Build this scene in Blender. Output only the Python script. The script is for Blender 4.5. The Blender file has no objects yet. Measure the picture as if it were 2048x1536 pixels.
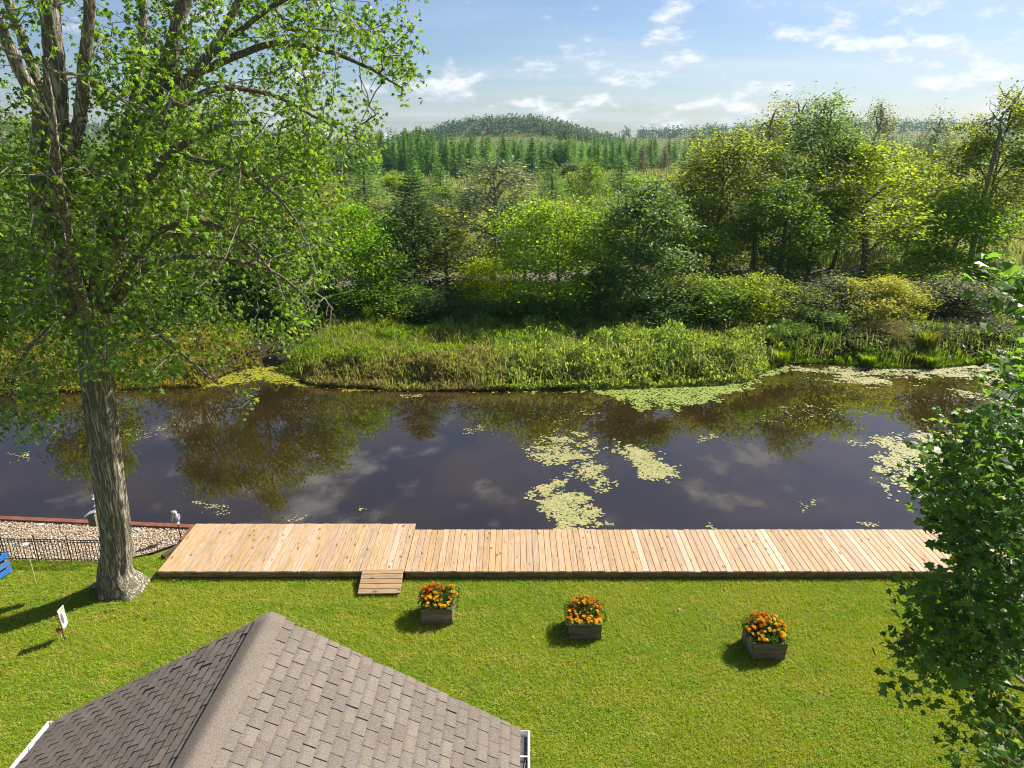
import bpy, math, random
import numpy as np
from mathutils import Vector, Matrix
R = math.radians
rng = np.random.default_rng(7); random.seed(7)
scene = bpy.context.scene
COL = scene.collection

# ------------------------------------------------------------------ camera
CAM_Z, F_PX, PITCH = 9.5, 1421.0, R(19.4)
cam_d = bpy.data.cameras.new('camera'); cam = bpy.data.objects.new('camera', cam_d); COL.objects.link(cam)
cam.location = (0, 0, CAM_Z); cam.rotation_euler = (R(90) - PITCH, 0, 0)
cam_d.sensor_width = 36; cam_d.lens = F_PX / 2048 * 36; cam_d.clip_start = .1; cam_d.clip_end = 6000
scene.camera = cam
# ------------------------------------------------------------------ sky and sun
SUN_AZ, SUN_EL = R(56), R(41)          # azimuth clockwise from +Y, elevation
world = bpy.data.worlds.new('World'); scene.world = world; world.use_nodes = True
wn, wl = world.node_tree.nodes, world.node_tree.links; wn.clear()
def wnode(t, **k):
    n = wn.new(t)
    for a, v in k.items(): setattr(n, a, v)
    return n
def wmath(op, a, b=None, c=None):
    n = wn.new('ShaderNodeMath'); n.operation = op
    for i, v in enumerate((a, b, c)):
        if v is None: continue
        if isinstance(v, (int, float)): n.inputs[i].default_value = v
        else: wl.new(v, n.inputs[i])
    return n.outputs[0]
sky = wnode('ShaderNodeTexSky', sky_type='NISHITA', sun_disc=False, sun_elevation=SUN_EL, sun_rotation=SUN_AZ,
            altitude=0, air_density=1.0, dust_density=.5, ozone_density=3.0)
tc = wnode('ShaderNodeTexCoord'); sep = wnode('ShaderNodeSeparateXYZ'); wl.new(tc.outputs['Generated'], sep.inputs[0])
zc = wmath('MAXIMUM', sep.outputs[2], 0.0); den = wmath('ADD', zc, 0.055)
comb = wnode('ShaderNodeCombineXYZ')
wl.new(wmath('DIVIDE', sep.outputs[0], den), comb.inputs[0]); wl.new(wmath('DIVIDE', sep.outputs[1], den), comb.inputs[1])
def wnoise(scale, detail, rough, loc=(0, 0, 0), stretch=(1, 1, 1), dist=0.):
    mp = wnode('ShaderNodeMapping'); wl.new(comb.outputs[0], mp.inputs[0]); mp.inputs['Location'].default_value = loc; mp.inputs['Scale'].default_value = stretch
    n = wnode('ShaderNodeTexNoise'); wl.new(mp.outputs[0], n.inputs['Vector'])
    n.inputs['Scale'].default_value = scale; n.inputs['Detail'].default_value = detail; n.inputs['Roughness'].default_value = rough; n.inputs['Distortion'].default_value = dist
    return n.outputs['Fac']
def wramp(v, a, b):
    n = wnode('ShaderNodeMapRange', interpolation_type='SMOOTHSTEP'); wl.new(v, n.inputs[0]); n.inputs[1].default_value = a; n.inputs[2].default_value = b
    return n.outputs[0]
def wdir(scale, detail, rough, loc=(0, 0, 0), stretch=(1, 1, 1), dist=0.):
    """noise over the sky dome itself (by direction)"""
    mp = wnode('ShaderNodeMapping'); wl.new(tc.outputs['Generated'], mp.inputs[0]); mp.inputs['Location'].default_value = loc; mp.inputs['Scale'].default_value = stretch
    n = wnode('ShaderNodeTexNoise'); wl.new(mp.outputs[0], n.inputs['Vector'])
    n.inputs['Scale'].default_value = scale; n.inputs['Detail'].default_value = detail; n.inputs['Roughness'].default_value = rough; n.inputs['Distortion'].default_value = dist
    return n.outputs['Fac']
CL = (.61, .33, .21)
puff = wdir(13, 9, .58, CL, (1, 1, 2.2)); up_ = wdir(13, 5, .55, (CL[0], CL[1], CL[2] + .022), (1, 1, 2.2)); big = wdir(2.6, 2, .5, (.2, .9, .3), (1, 1, 1.6))
cover = wmath('ADD', wmath('MULTIPLY', wmath('SUBTRACT', big, .5), .42), wmath('MULTIPLY', sep.outputs[0], .15))
dv = wnode('ShaderNodeVectorMath', operation='DOT_PRODUCT'); wl.new(tc.outputs['Generated'], dv.inputs[0]); dv.inputs[1].default_value = (-.40, .83, .38)   # the cloud bank the water mirrors on the left
cover = wmath('ADD', wmath('SUBTRACT', cover, wmath('MULTIPLY', wramp(sep.outputs[2], .16, .34), .09)), wmath('MULTIPLY', wramp(dv.outputs['Value'], .955, .998), .20))
cum = wramp(wmath('ADD', puff, cover), .52, .73)
shade = wramp(wmath('SUBTRACT', puff, up_), -.10, .10)
cir = wmath('MULTIPLY', wramp(wmath('ADD', wnoise(.35, 7, .6, (1.4, 7.7, 0), (.5, 1.2, 1), .5), wmath('MULTIPLY', sep.outputs[0], .22)), .40, .85), .6)
def wmix(f, a, b, mode='MIX'):
    n = wnode('ShaderNodeMix', data_type='RGBA', blend_type=mode)
    if isinstance(f, float): n.inputs[0].default_value = f
    else: wl.new(f, n.inputs[0])
    for i, v in ((6, a), (7, b)):
        if isinstance(v, tuple): n.inputs[i].default_value = v
        else: wl.new(v, n.inputs[i])
    return n.outputs[2]
col = wmix(cir, wmix(1.0, sky.outputs[0], wmix(wramp(sep.outputs[2], .02, .30), (.80, .87, 1.0, 1), (.93, .93, 1.03, 1)), 'MULTIPLY'), (7.6, 8.0, 8.6, 1))
col = wmix(wmath('MULTIPLY', cum, .85), col, wmix(shade, (6.2, 6.8, 7.7, 1), (10.2, 10.2, 10.3, 1)))
bg = wnode('ShaderNodeBackground'); bg.inputs[1].default_value = .050; wl.new(col, bg.inputs[0])
wo = wnode('ShaderNodeOutputWorld'); wl.new(bg.outputs[0], wo.inputs[0])
sun_d = bpy.data.lights.new('sun', 'SUN'); sun = bpy.data.objects.new('sun', sun_d); COL.objects.link(sun)
sun_d.energy = 5.0; sun_d.angle = R(.53); sun_d.color = (1, .93, .80)
sdir = Vector((math.sin(SUN_AZ) * math.cos(SUN_EL), math.cos(SUN_AZ) * math.cos(SUN_EL), math.sin(SUN_EL)))
sun.rotation_euler = sdir.to_track_quat('Z', 'Y').to_euler(); sun.location = (20, 15, 30)
vs = scene.view_settings; vs.view_transform = 'Standard'; vs.look = 'None'; vs.gamma = 1; vs.exposure = 1.2
scene.render.engine = 'CYCLES'; cy = scene.cycles
cy.max_bounces = 12; cy.diffuse_bounces = 7; cy.glossy_bounces = 3; cy.transmission_bounces = 8; cy.volume_bounces = 0
cy.use_denoising = True; cy.denoising_prefilter = 'NONE'; cy.filter_width = 1.1; cy.caustics_reflective = False; cy.caustics_refractive = False; cy.sample_clamp_indirect = 6

# ------------------------------------------------------------------ helpers
SP, CP = math.sin(PITCH), math.cos(PITCH)
def ray(px, py):
    u, v = px - 1024, py - 768
    return np.array([u, F_PX * CP - v * SP, -(F_PX * SP + v * CP)])
def at(px, py, Y=None, z=None):
    d = ray(px, py)
    t = (Y / d[1]) if Y is not None else (z - CAM_Z) / d[2]
    return np.array([0, 0, CAM_Z]) + d * t
def project(P):
    P = np.asarray(P, float); x = P[..., 0]; y = P[..., 1]; dz = CAM_Z - P[..., 2]
    dep = y * CP + dz * SP; dn = dz * CP - y * SP
    dep = np.where(np.abs(dep) < 1e-3, 1e-3, dep)
    return np.stack([1024 + F_PX * x / dep, 768 + F_PX * dn / dep, dep], -1)
def in_poly(px, py, poly):
    poly = np.asarray(poly, float); ins = np.zeros(len(px), bool); n = len(poly); j = n - 1
    for i in range(n):
        xi, yi = poly[i]; xj, yj = poly[j]
        c = ((yi > py) != (yj > py)) & (px < (xj - xi) * (py - yi) / (yj - yi + 1e-12) + xi)
        ins ^= c; j = i
    return ins
_T = np.random.default_rng(3).random((64, 64, 64))
def vnoise(P):
    P = np.asarray(P, float)
    if P.shape[-1] == 2: P = np.concatenate([P, np.zeros(P.shape[:-1] + (1,))], -1)
    f = np.floor(P).astype(int); t = P - f; t = t * t * (3 - 2 * t); r = 0
    for dx in (0, 1):
        for dy in (0, 1):
            for dz in (0, 1):
                w = (t[..., 0] if dx else 1 - t[..., 0]) * (t[..., 1] if dy else 1 - t[..., 1]) * (t[..., 2] if dz else 1 - t[..., 2])
                r = r + w * _T[(f[..., 0] + dx) % 64, (f[..., 1] + dy) % 64, (f[..., 2] + dz) % 64]
    return r
def fbm(P, o=4):
    s = 0; a = .5; P = np.asarray(P, float)
    for i in range(o): s = s + a * vnoise(P * 2 ** i + 17.3 * i); a *= .5
    return s / (1 - .5 ** o)
def mesh(name, V, F, mat=None, smooth=False, mats=None):
    """F: list of (n,k) int arrays (or lists) of faces; one mesh."""
    V = np.asarray(V, np.float32).reshape(-1, 3); me = bpy.data.meshes.new(name)
    Fs = [np.asarray(f, np.int32) for f in F if len(f)]
    nl = sum(f.size for f in Fs); npo = sum(len(f) for f in Fs)
    me.vertices.add(len(V)); me.vertices.foreach_set('co', V.ravel())
    me.loops.add(nl); me.loops.foreach_set('vertex_index', np.concatenate([f.ravel() for f in Fs]))
    tot = np.concatenate([np.full(len(f), f.shape[1], np.int32) for f in Fs]); st = np.concatenate([[0], np.cumsum(tot)[:-1]]).astype(np.int32)
    me.polygons.add(npo); me.polygons.foreach_set('loop_start', st); me.polygons.foreach_set('loop_total', tot)
    me.polygons.foreach_set('use_smooth', np.full(npo, bool(smooth)))
    me.update(calc_edges=True)
    for m in ([mat] if mat else []) + list(mats or []): me.materials.append(m)
    return me
def link(name, me, parent=None, loc=None, rot=None, scale=None):
    o = bpy.data.objects.new(name, me); COL.objects.link(o)
    if parent: o.parent = parent
    if loc is not None: o.location = [float(v) for v in loc]
    if rot is not None: o.rotation_euler = [float(v) for v in rot]
    if scale is not None: o.scale = [float(v) for v in (scale if hasattr(scale, '__len__') else (scale,) * 3)]
    return o
def tag(o, label=None, cat=None, group=None, kind=None):
    if label: o['label'] = label
    if cat: o['category'] = cat
    if group: o['group'] = group
    if kind: o['kind'] = kind
    return o
def thing(name, label, cat, loc=(0, 0, 0), rz=0, group=None):
    return tag(link(name, None, loc=loc, rot=(0, 0, rz)), label, cat, group)
class MB:
    def __init__(s): s.V = []; s.F = {}; s.n = 0
    def add(s, V, F):
        V = np.asarray(V, float).reshape(-1, 3)
        for f in F:
            f = np.asarray(f, int)
            if f.ndim == 1: f = f[None]
            s.F.setdefault(f.shape[1], []).append(f + s.n)
        s.V.append(V); s.n += len(V); return s
    def box(s, c, d, rz=0., M=None):
        x, y, z = [v / 2 for v in d]
        V = np.array([[-x, -y, -z], [x, -y, -z], [x, y, -z], [-x, y, -z], [-x, -y, z], [x, -y, z], [x, y, z], [-x, y, z]])
        if rz: ca, sa = math.cos(rz), math.sin(rz); V = V @ np.array([[ca, sa, 0], [-sa, ca, 0], [0, 0, 1]])
        if M is not None: V = V @ np.array(M).T
        return s.add(V + np.array(c), [[[0, 3, 2, 1], [4, 5, 6, 7], [0, 1, 5, 4], [1, 2, 6, 5], [2, 3, 7, 6], [3, 0, 4, 7]]])
    def cbox(s, c, d, b=.004):
        """box with chamfered top edges"""
        x, y, z = [v / 2 for v in d]
        V = [[-x, -y, -z], [x, -y, -z], [x, y, -z], [-x, y, -z], [-x, -y, z - b], [x, -y, z - b], [x, y, z - b], [-x, y, z - b],
             [-x + b, -y + b, z], [x - b, -y + b, z], [x - b, y - b, z], [-x + b, y - b, z]]
        return s.add(np.array(V) + np.array(c), [[[0, 3, 2, 1], [8, 9, 10, 11], [0, 1, 5, 4], [1, 2, 6, 5], [2, 3, 7, 6], [3, 0, 4, 7], [4, 5, 9, 8], [5, 6, 10, 9], [6, 7, 11, 10], [7, 4, 8, 11]]])
    def tube(s, P, r, k=6, cap=True, wob=None):
        V, F = tube(P, r, k, wob); s.add(V, [F])
        if cap: n = len(P); s.add(V[-k:], [np.arange(k)]); s.add(V[:k], [np.arange(k)[::-1]])
        return s
    def lathe(s, prof, k=10, c=(0, 0, 0)):
        a = np.arange(k) * 2 * np.pi / k; V = np.concatenate([np.stack([r * np.cos(a), r * np.sin(a), np.full(k, z)], -1) for r, z in prof]) + np.array(c)
        F = [[i * k + j, i * k + (j + 1) % k, (i + 1) * k + (j + 1) % k, (i + 1) * k + j] for i in range(len(prof) - 1) for j in range(k)]
        return s.add(V, [F])
    def mesh(s, name, mat, smooth=False): return mesh(name, np.concatenate(s.V), [np.concatenate(v) for v in s.F.values()], mat, smooth)
    def build(s, name, mat, parent=None, smooth=False, **k): return link(name, s.mesh(name, mat, smooth), parent, **k)
def tube(P, r, k=6, wob=None):
    P = np.asarray(P, float); n = len(P); r = np.broadcast_to(np.asarray(r, float), (n,))
    T = np.gradient(P, axis=0); T /= np.linalg.norm(T, axis=1)[:, None] + 1e-9
    ref = np.array([0, 1., 0]) if abs(T[:, 1]).max() < .9 else np.array([1., 0, .3])
    A = np.cross(T, ref); A /= np.linalg.norm(A, axis=1)[:, None] + 1e-9; B = np.cross(T, A)
    a = np.arange(k) * 2 * np.pi / k; rr = r[:, None] * (np.ones((n, k)) if wob is None else wob(np.arange(n)[:, None] / max(n - 1, 1), a[None]))
    V = P[:, None] + rr[..., None] * (A[:, None] * np.cos(a)[None, :, None] + B[:, None] * np.sin(a)[None, :, None])
    i, j = np.meshgrid(np.arange(n - 1), np.arange(k), indexing='ij'); j2 = (j + 1) % k
    F = np.stack([i * k + j, i * k + j2, (i + 1) * k + j2, (i + 1) * k + j], -1).reshape(-1, 4)[:, ::-1]
    return V.reshape(-1, 3), F
def spline(P, n):
    P = np.asarray(P, float); m = len(P)
    Q = np.vstack([2 * P[0] - P[1], P, 2 * P[-1] - P[-2]]); t = np.linspace(0, m - 1 - 1e-6, n); i = t.astype(int); f = (t - i)[:, None]
    a, b, c, d = Q[i], Q[i + 1], Q[i + 2], Q[i + 3]
    return .5 * (2 * b + (c - a) * f + (2 * a - 5 * b + 4 * c - d) * f ** 2 + (3 * b - a - 3 * c + d) * f ** 3)
def frames(N, up_bias=.6, spread=1., r=rng):
    """random orthonormal frames; z axis biased upwards"""
    n = r.normal(size=(N, 3)) * spread; n[:, 2] = np.abs(n[:, 2]) + up_bias; n /= np.linalg.norm(n, axis=1)[:, None]
    h = r.normal(size=(N, 3)); h -= (h * n).sum(1)[:, None] * n; h /= np.linalg.norm(h, axis=1)[:, None] + 1e-9
    return h, np.cross(n, h), n
LEAF_OVAL = (np.array([[0, 0, 0], [.5, -.28, .06], [1, 0, -.05], [.5, .28, .06]]) - [.5, 0, 0], [[0, 1, 2, 3]])
LEAF_LONG = (np.array([[0, 0, 0], [.4, -.13, .05], [1, 0, -.12], [.4, .13, .05]]) - [.5, 0, 0], [[0, 1, 2, 3]])
_ml = [(0, -.02), (.18, -.28), (.10, -.50), (.38, -.36), (.52, -.52), (.60, -.22), (1.0, 0)]
_mv = [(x, y, -.10 * abs(y) * 2 - .12 * x * x) for x, y in _ml] + [(x, -y, -.10 * abs(y) * 2 - .12 * x * x) for x, y in _ml[-2::-1]]
_mv = np.array([(.22, 0, .05)] + _mv); _mn = len(_mv) - 1
LEAF_MAPLE = (_mv - [.35, 0, 0], [[0, i, i + 1] for i in range(1, _mn)] + [[0, _mn, 1]])
def scatter_leaves(C, X, Y, Z, S, tpl):
    tv, tf = tpl; S = np.broadcast_to(S, (len(C),))
    V = C[:, None] + S[:, None, None] * (tv[None, :, 0, None] * X[:, None] + tv[None, :, 1, None] * Y[:, None] + tv[None, :, 2, None] * Z[:, None])
    F = np.asarray(tf)[None] + (np.arange(len(C)) * len(tv))[:, None, None]
    return V.reshape(-1, 3), F.reshape(-1, len(tf[0]))
def grow(nodes, C, rad0=.006, pen=.25, maxr=.08, k=4, exp=.5, sag=.06, seed=1):
    """join cluster centres C to a skeleton (nodes) as a branching tree of tubes"""
    r = np.random.default_rng(seed); n0 = len(nodes)
    d = np.array([np.min(np.linalg.norm(nodes - c, axis=1)) for c in C]); order = np.argsort(d)
    P = np.vstack([nodes, C[order]]); cost = np.concatenate([np.zeros(n0), np.zeros(len(C))]); par = np.full(len(P), -1)
    for i in range(n0, len(P)):
        dd = np.linalg.norm(P[:i] - P[i], axis=1) + pen * cost[:i]; j = int(np.argmin(dd)); par[i] = j; cost[i] = cost[j] + np.linalg.norm(P[j] - P[i])
    w = np.ones(len(P))
    for i in range(len(P) - 1, n0 - 1, -1):
        if par[i] >= n0: w[par[i]] += w[i]
    mb = MB()
    for i in range(n0, len(P)):
        a, b = P[par[i]], P[i]; L = np.linalg.norm(b - a)
        m = (a + b) / 2 + r.normal(size=3) * .10 * L + np.array([0, 0, sag * L]); q = (a * .3 + m * .7 + r.normal(size=3) * .03 * L); 
        r1 = min(rad0 * w[i] ** exp * 1.25, maxr); r0 = min((rad0 * w[par[i]] ** exp if par[i] >= n0 else rad0 * (w[i] + 1) ** exp), maxr)
        mb.tube([a, (a + m) / 2 + r.normal(size=3) * .02 * L, m, b], [max(r0, r1), (r0 + r1) / 2, r1, r1 * .7], k, cap=False)
    return mb

# ------------------------------------------------------------------ materials
def mat(name):
    m = bpy.data.materials.new(name); m.use_nodes = True; nt = m.node_tree; nt.nodes.clear()
    return m, N(nt)
class N:
    def __init__(s, nt): s.nt = nt; s.out = nt.nodes.new('ShaderNodeOutputMaterial')
    def n(s, t, **k):
        x = s.nt.nodes.new(t)
        for a, v in k.items(): setattr(x, a, v)
        return x
    def set(s, sock, v):
        if isinstance(v, bpy.types.NodeSocket): s.nt.links.new(v, sock)
        elif v is not None:
            if isinstance(v, tuple) and len(v) == 3 and sock.type == 'RGBA': v = v + (1,)
            sock.default_value = v
    def math(s, op, a, b=None, c=None):
        x = s.n('ShaderNodeMath', operation=op)
        for i, v in enumerate((a, b, c)): s.set(x.inputs[i], v)
        return x.outputs[0]
    def vmath(s, op, a, b=None):
        x = s.n('ShaderNodeVectorMath', operation=op); s.set(x.inputs[0], a); s.set(x.inputs[1], b); return x.outputs[0]
    def noise(s, vec, scale, detail=4, rough=.55, dist=0., stretch=None):
        if stretch: mp = s.n('ShaderNodeMapping'); s.set(mp.inputs[0], vec); mp.inputs['Scale'].default_value = stretch; vec = mp.outputs[0]
        x = s.n('ShaderNodeTexNoise'); s.set(x.inputs['Vector'], vec); x.inputs['Scale'].default_value = scale
        x.inputs['Detail'].default_value = detail; x.inputs['Roughness'].default_value = rough; x.inputs['Distortion'].default_value = dist
        return x.outputs['Fac']
    def ramp(s, v, a, b, lo=0., hi=1.):
        x = s.n('ShaderNodeMapRange', interpolation_type='SMOOTHSTEP'); s.set(x.inputs[0], v)
        for i, q in ((1, a), (2, b), (3, lo), (4, hi)): x.inputs[i].default_value = q
        return x.outputs[0]
    def mix(s, f, a, b, mode='MIX'):
        x = s.n('ShaderNodeMix', data_type='RGBA', blend_type=mode); s.set(x.inputs[0], f); s.set(x.inputs[6], a); s.set(x.inputs[7], b); return x.outputs[2]
    def hsv(s, c, h=.5, sa=1., v=1.):
        x = s.n('ShaderNodeHueSaturation'); s.set(x.inputs['Hue'], h); s.set(x.inputs['Saturation'], sa); s.set(x.inputs['Value'], v); s.set(x.inputs['Color'], c); return x.outputs[0]
    def geo(s): return s.n('ShaderNodeNewGeometry')
    def obj(s): return s.n('ShaderNodeObjectInfo')
    def tex(s, w='Object'): return s.n('ShaderNodeTexCoord').outputs[w]
    def pos(s): return s.geo().outputs['Position']
    def bump(s, h, strength=.5, dist=.02):
        x = s.n('ShaderNodeBump'); s.set(x.inputs['Height'], h); x.inputs['Strength'].default_value = strength; x.inputs['Distance'].default_value = dist; return x.outputs[0]
    def bsdf(s, color, rough=.6, spec=.4, normal=None, metal=0., ior=1.45, emit=None):
        p = s.n('ShaderNodeBsdfPrincipled'); s.set(p.inputs['Base Color'], color); s.set(p.inputs['Roughness'], rough); p.inputs['Specular IOR Level'].default_value = spec
        p.inputs['Metallic'].default_value = metal; p.inputs['IOR'].default_value = ior
        if normal is not None: s.set(p.inputs['Normal'], normal)
        return p.outputs[0]
    def surf(s, sh): s.nt.links.new(sh, s.out.inputs['Surface'])
    def mixsh(s, f, a, b):
        x = s.n('ShaderNodeMixShader'); s.set(x.inputs[0], f); s.nt.links.new(a, x.inputs[1]); s.nt.links.new(b, x.inputs[2]); return x.outputs[0]
def leaf_mat(name, color=None, yellow=(.21, .21, .018), trans=.50, rough=.5, spec=.2, var=.42, ypart=.12, patch=0., patch_col=None, patch_scale=.25):
    """leaf surface: tint from the object's own colour (or a given one), every leaf a little different"""
    m, s = mat(name); g = s.geo(); oi = s.obj()
    base = oi.outputs['Color'] if color is None else color
    rnd = s.math('FRACT', s.math('ADD', g.outputs['Random Per Island'], oi.outputs['Random']))
    rnd2 = s.math('FRACT', s.math('MULTIPLY', rnd, 17.31))
    c = s.hsv(base, s.math('ADD', .49, s.math('MULTIPLY', rnd2, .025)), 1., s.math('ADD', 1 - var, s.math('MULTIPLY', rnd, 2 * var)))
    cl = s.noise(s.pos(), .55, 2)
    c = s.mix(s.math('MULTIPLY', s.ramp(s.math('ADD', rnd2, s.math('MULTIPLY', cl, .6)), 1.30 - ypart, 1.36 - ypart), .75), c, yellow)
    if patch: c = s.mix(s.math('MULTIPLY', s.ramp(s.noise(s.pos(), patch_scale, 3), .46, .62), patch), c, patch_col)
    p = s.bsdf(c, rough, spec); t = s.n('ShaderNodeBsdfTranslucent'); s.set(t.inputs[0], s.hsv(c, .487, 1.10, 2.1))
    s.surf(s.mixsh(trans, p, t.outputs[0])); return m
def bark_mat(name, dark, light, scale=1., bump=.5):
    m, s = mat(name); v = s.tex('Object')
    v2 = s.vmath('ADD', v, s.vmath('MULTIPLY', s.n('ShaderNodeCombineXYZ').outputs[0], (0, 0, 0)))
    n1 = s.noise(v2, 15 * scale, 5, .6, .5, (1, 1, .10)); n2 = s.noise(v2, 60 * scale, 3, .6, 0, (1, 1, .25)); n3 = s.noise(v2, 1.3, 3)
    ridg = s.math('ABSOLUTE', s.math('SUBTRACT', n1, .5)); h = s.ramp(ridg, .0, .11)
    c = s.mix(h, dark, light); c = s.mix(s.math('MULTIPLY', n2, .5), c, tuple(x * .5 for x in light)); c = s.mix(s.ramp(n3, .5, .7, 0, .35), c, (.10, .11, .06))
    s.surf(s.bsdf(c, .9, .15, s.bump(s.math('ADD', h, s.math('MULTIPLY', n2, .3)), bump, .04))); return m
def plain_mat(name, color, rough=.6, spec=.4, var=.15, scale=8, bump=0., metal=0., randv=0.):
    m, s = mat(name); n = s.noise(s.tex('Object'), scale, 4); f = s.ramp(n, .25, .75, 1 - var, 1 + var)
    if randv: f = s.math('MULTIPLY', f, s.math('ADD', 1 - randv, s.math('MULTIPLY', s.obj().outputs['Random'], 2 * randv)))
    c = s.hsv(color, .5, 1., f)
    s.surf(s.bsdf(c, rough, spec, s.bump(n, bump, .01) if bump else None, metal)); return m
def wood_mat(name, base, dark, pale, axis=1, knots=True, weather=0.):
    """boards: grain runs along the given local axis; each board has its own tone and its own knots"""
    m, s = mat(name); oi = s.obj(); rv = s.n('ShaderNodeCombineXYZ'); r = oi.outputs['Random']
    for i, q in enumerate((31.7, 53.1, 11.3)): s.set(rv.inputs[i], s.math('MULTIPLY', r, q))
    v = s.vmath('ADD', s.tex('Object'), rv.outputs[0])
    st = [1, 1, 1]; st[axis] = .07; st2 = [1, 1, 1]; st2[axis] = .30
    g1 = s.noise(v, 26, 5, .6, 1.2, tuple(st)); g2 = s.noise(v, 120, 3, .6, .2, tuple(st)); r2 = s.math('FRACT', s.math('MULTIPLY', r, 7.77)); r3 = s.math('FRACT', s.math('MULTIPLY', r, 23.9))
    c = s.mix(s.ramp(g1, .38, .66), base, dark); c = s.mix(s.ramp(g2, .3, .8, 0, .35), c, dark)
    c = s.mix(s.ramp(r2, .78, .98, 0, .40), c, pale); c = s.hsv(c, s.math('ADD', .494, s.math('MULTIPLY', r3, .008)), s.math('ADD', .78, s.math('MULTIPLY', r3, .30)), s.math('ADD', .90, s.math('MULTIPLY', r, .20)))
    if knots:
        vo = s.n('ShaderNodeTexVoronoi'); mp = s.n('ShaderNodeMapping'); s.set(mp.inputs[0], v); k = [5.5, 5.5, .01]; k[axis] = 2.2; mp.inputs['Scale'].default_value = tuple(k)
        s.nt.links.new(mp.outputs[0], vo.inputs['Vector']); vo.inputs['Scale'].default_value = 1.
        c = s.mix(s.ramp(vo.outputs['Distance'], .06, .20, .85, 0.), c, tuple(x * .30 for x in dark))
    if weather: c = s.mix(s.ramp(s.noise(v, 5, 4), .35, .7, 0, weather), c, (.05, .047, .042))
    s.surf(s.bsdf(c, .65, .3, s.bump(g1, .15, .003))); return m

M = {}
M['grass'] = None
M['bark_big'] = bark_mat('bark_silver_maple', (.085, .072, .055), (.43, .38, .30), 1., .8)
M['bark'] = bark_mat('bark_grey', (.07, .06, .045), (.25, .215, .165), 1.5)
M['bark_pale'] = bark_mat('bark_pale', (.16, .14, .11), (.42, .39, .33), 1.5)
M['twig'] = plain_mat('twig', (.19, .165, .125), .85, .2, .3, 6)
M['leaf'] = leaf_mat('leaf')
M['leaf_dark'] = leaf_mat('leaf_glossy', trans=.35, rough=.5, spec=.3, ypart=.02)
M['needle'] = leaf_mat('needle', trans=.42, rough=.6, spec=.12, ypart=.0, var=.35)
M['maple'] = leaf_mat('silver_maple_leaf', (.098, .175, .024), (.21, .19, .02), .50, .42, .35, .5, .06)
M['maple_dark'] = leaf_mat('norway_maple_leaf', (.074, .148, .024), (.25, .20, .02), .50, .42, .35, .5, .04)

# ------------------------------------------------------------------ ground
WATER_Z = -.35
_bk = np.array([at(px, py, z=WATER_Z)[:2] for px, py in ((-900, 800), (-300, 792), (0, 788), (250, 776), (420, 768), (470, 742), (520, 728), (570, 738), (630, 764), (800, 774), (1000, 774), (1150, 772),
      (1300, 768), (1420, 764), (1490, 757), (1530, 735), (1570, 722), (1650, 720), (1750, 730), (1850, 732), (1950, 722), (2048, 728), (2400, 735), (3200, 740))])
def bank_y(x): return np.interp(x, _bk[:, 0], _bk[:, 1])
def edge_y(x): return np.interp(x, [-60, -13.4, -8.14, -8.05, 60], [20.3, 16.32, 15.87, 15.25, 15.25])
def hill(x, y):
    h = 16.0 * np.exp(-((np.abs(x + 4) / 62) ** 3.4)) * np.exp(-((y - 640) / 90.) ** 2)
    h = h + 15 * np.exp(-((x - 520) / 330.) ** 2) * np.exp(-((y - 1000) / 110.) ** 2) + 13 * np.exp(-((x + 640) / 260.) ** 2) * np.exp(-((y - 1000) / 110.) ** 2)
    return h
xs = np.unique(np.concatenate([np.linspace(-1500, -60, 40), np.linspace(-60, 60, 161), np.linspace(60, 1500, 40), np.linspace(-120, 120, 61)]))
rows = []
for t in np.concatenate([[-1500, -300, -60], np.linspace(-20, 14, 18)]): rows.append((np.full_like(xs, t), np.zeros_like(xs)))
e, b = edge_y(xs), bank_y(xs)
rows += [(e, 0 * xs), (e + .01, 0 * xs - 1.4), (e + 3, 0 * xs - 1.5), (b - 2.5, 0 * xs - 1.4), (b - .6, 0 * xs - .55), (b, 0 * xs - WATER_Z * -1.03), (b + .35, 0 * xs - .1), (b + 1.2, 0 * xs + .12)]
for d in (3, 6, 10, 16, 24, 34, 48, 70, 100, 140, 190, 250, 320, 400, 460, 520, 560, 600, 640, 680, 720, 800, 860, 920, 980, 1040, 1120, 1250, 1460):
    y = b * max(0, 1 - d / 100) + 27.5 * min(1, d / 100) + d; rows.append((y, .12 + hill(xs, y)))
V = np.stack([np.stack([xs, y, z], -1) for y, z in rows]); nr, nx = len(rows), len(xs)
i, j = np.meshgrid(np.arange(nr - 1), np.arange(nx - 1), indexing='ij')
F = np.stack([i * nx + j, i * nx + j + 1, (i + 1) * nx + j + 1, (i + 1) * nx + j], -1).reshape(-1, 4)
m, s = mat('ground'); p = s.pos(); sp = s.n('ShaderNodeSeparateXYZ'); s.set(sp.inputs[0], p)
n1 = s.noise(p, .5, 4); n2 = s.noise(p, 12, 4); n3 = s.noise(p, .06, 4)
lawn = s.mix(n2, (.105, .14, .008), (.16, .175, .02)); 
marsh = s.mix(s.ramp(n3, .35, .65), (.16, .15, .04), (.07, .11, .02)); marsh = s.mix(n2, marsh, (.12, .12, .05)); mud = s.mix(n1, (.045, .035, .02), (.03, .035, .012))
c = s.mix(s.ramp(sp.outputs[1], 39, 46), mud, marsh); c = s.mix(s.ramp(sp.outputs[1], 17, 20), lawn, c)
s.surf(s.bsdf(c, .95, .1, s.bump(n2, .6, .05))); M['ground'] = m
tag(link('ground', mesh('ground', V.reshape(-1, 3), [F], m)), kind='structure')
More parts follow.
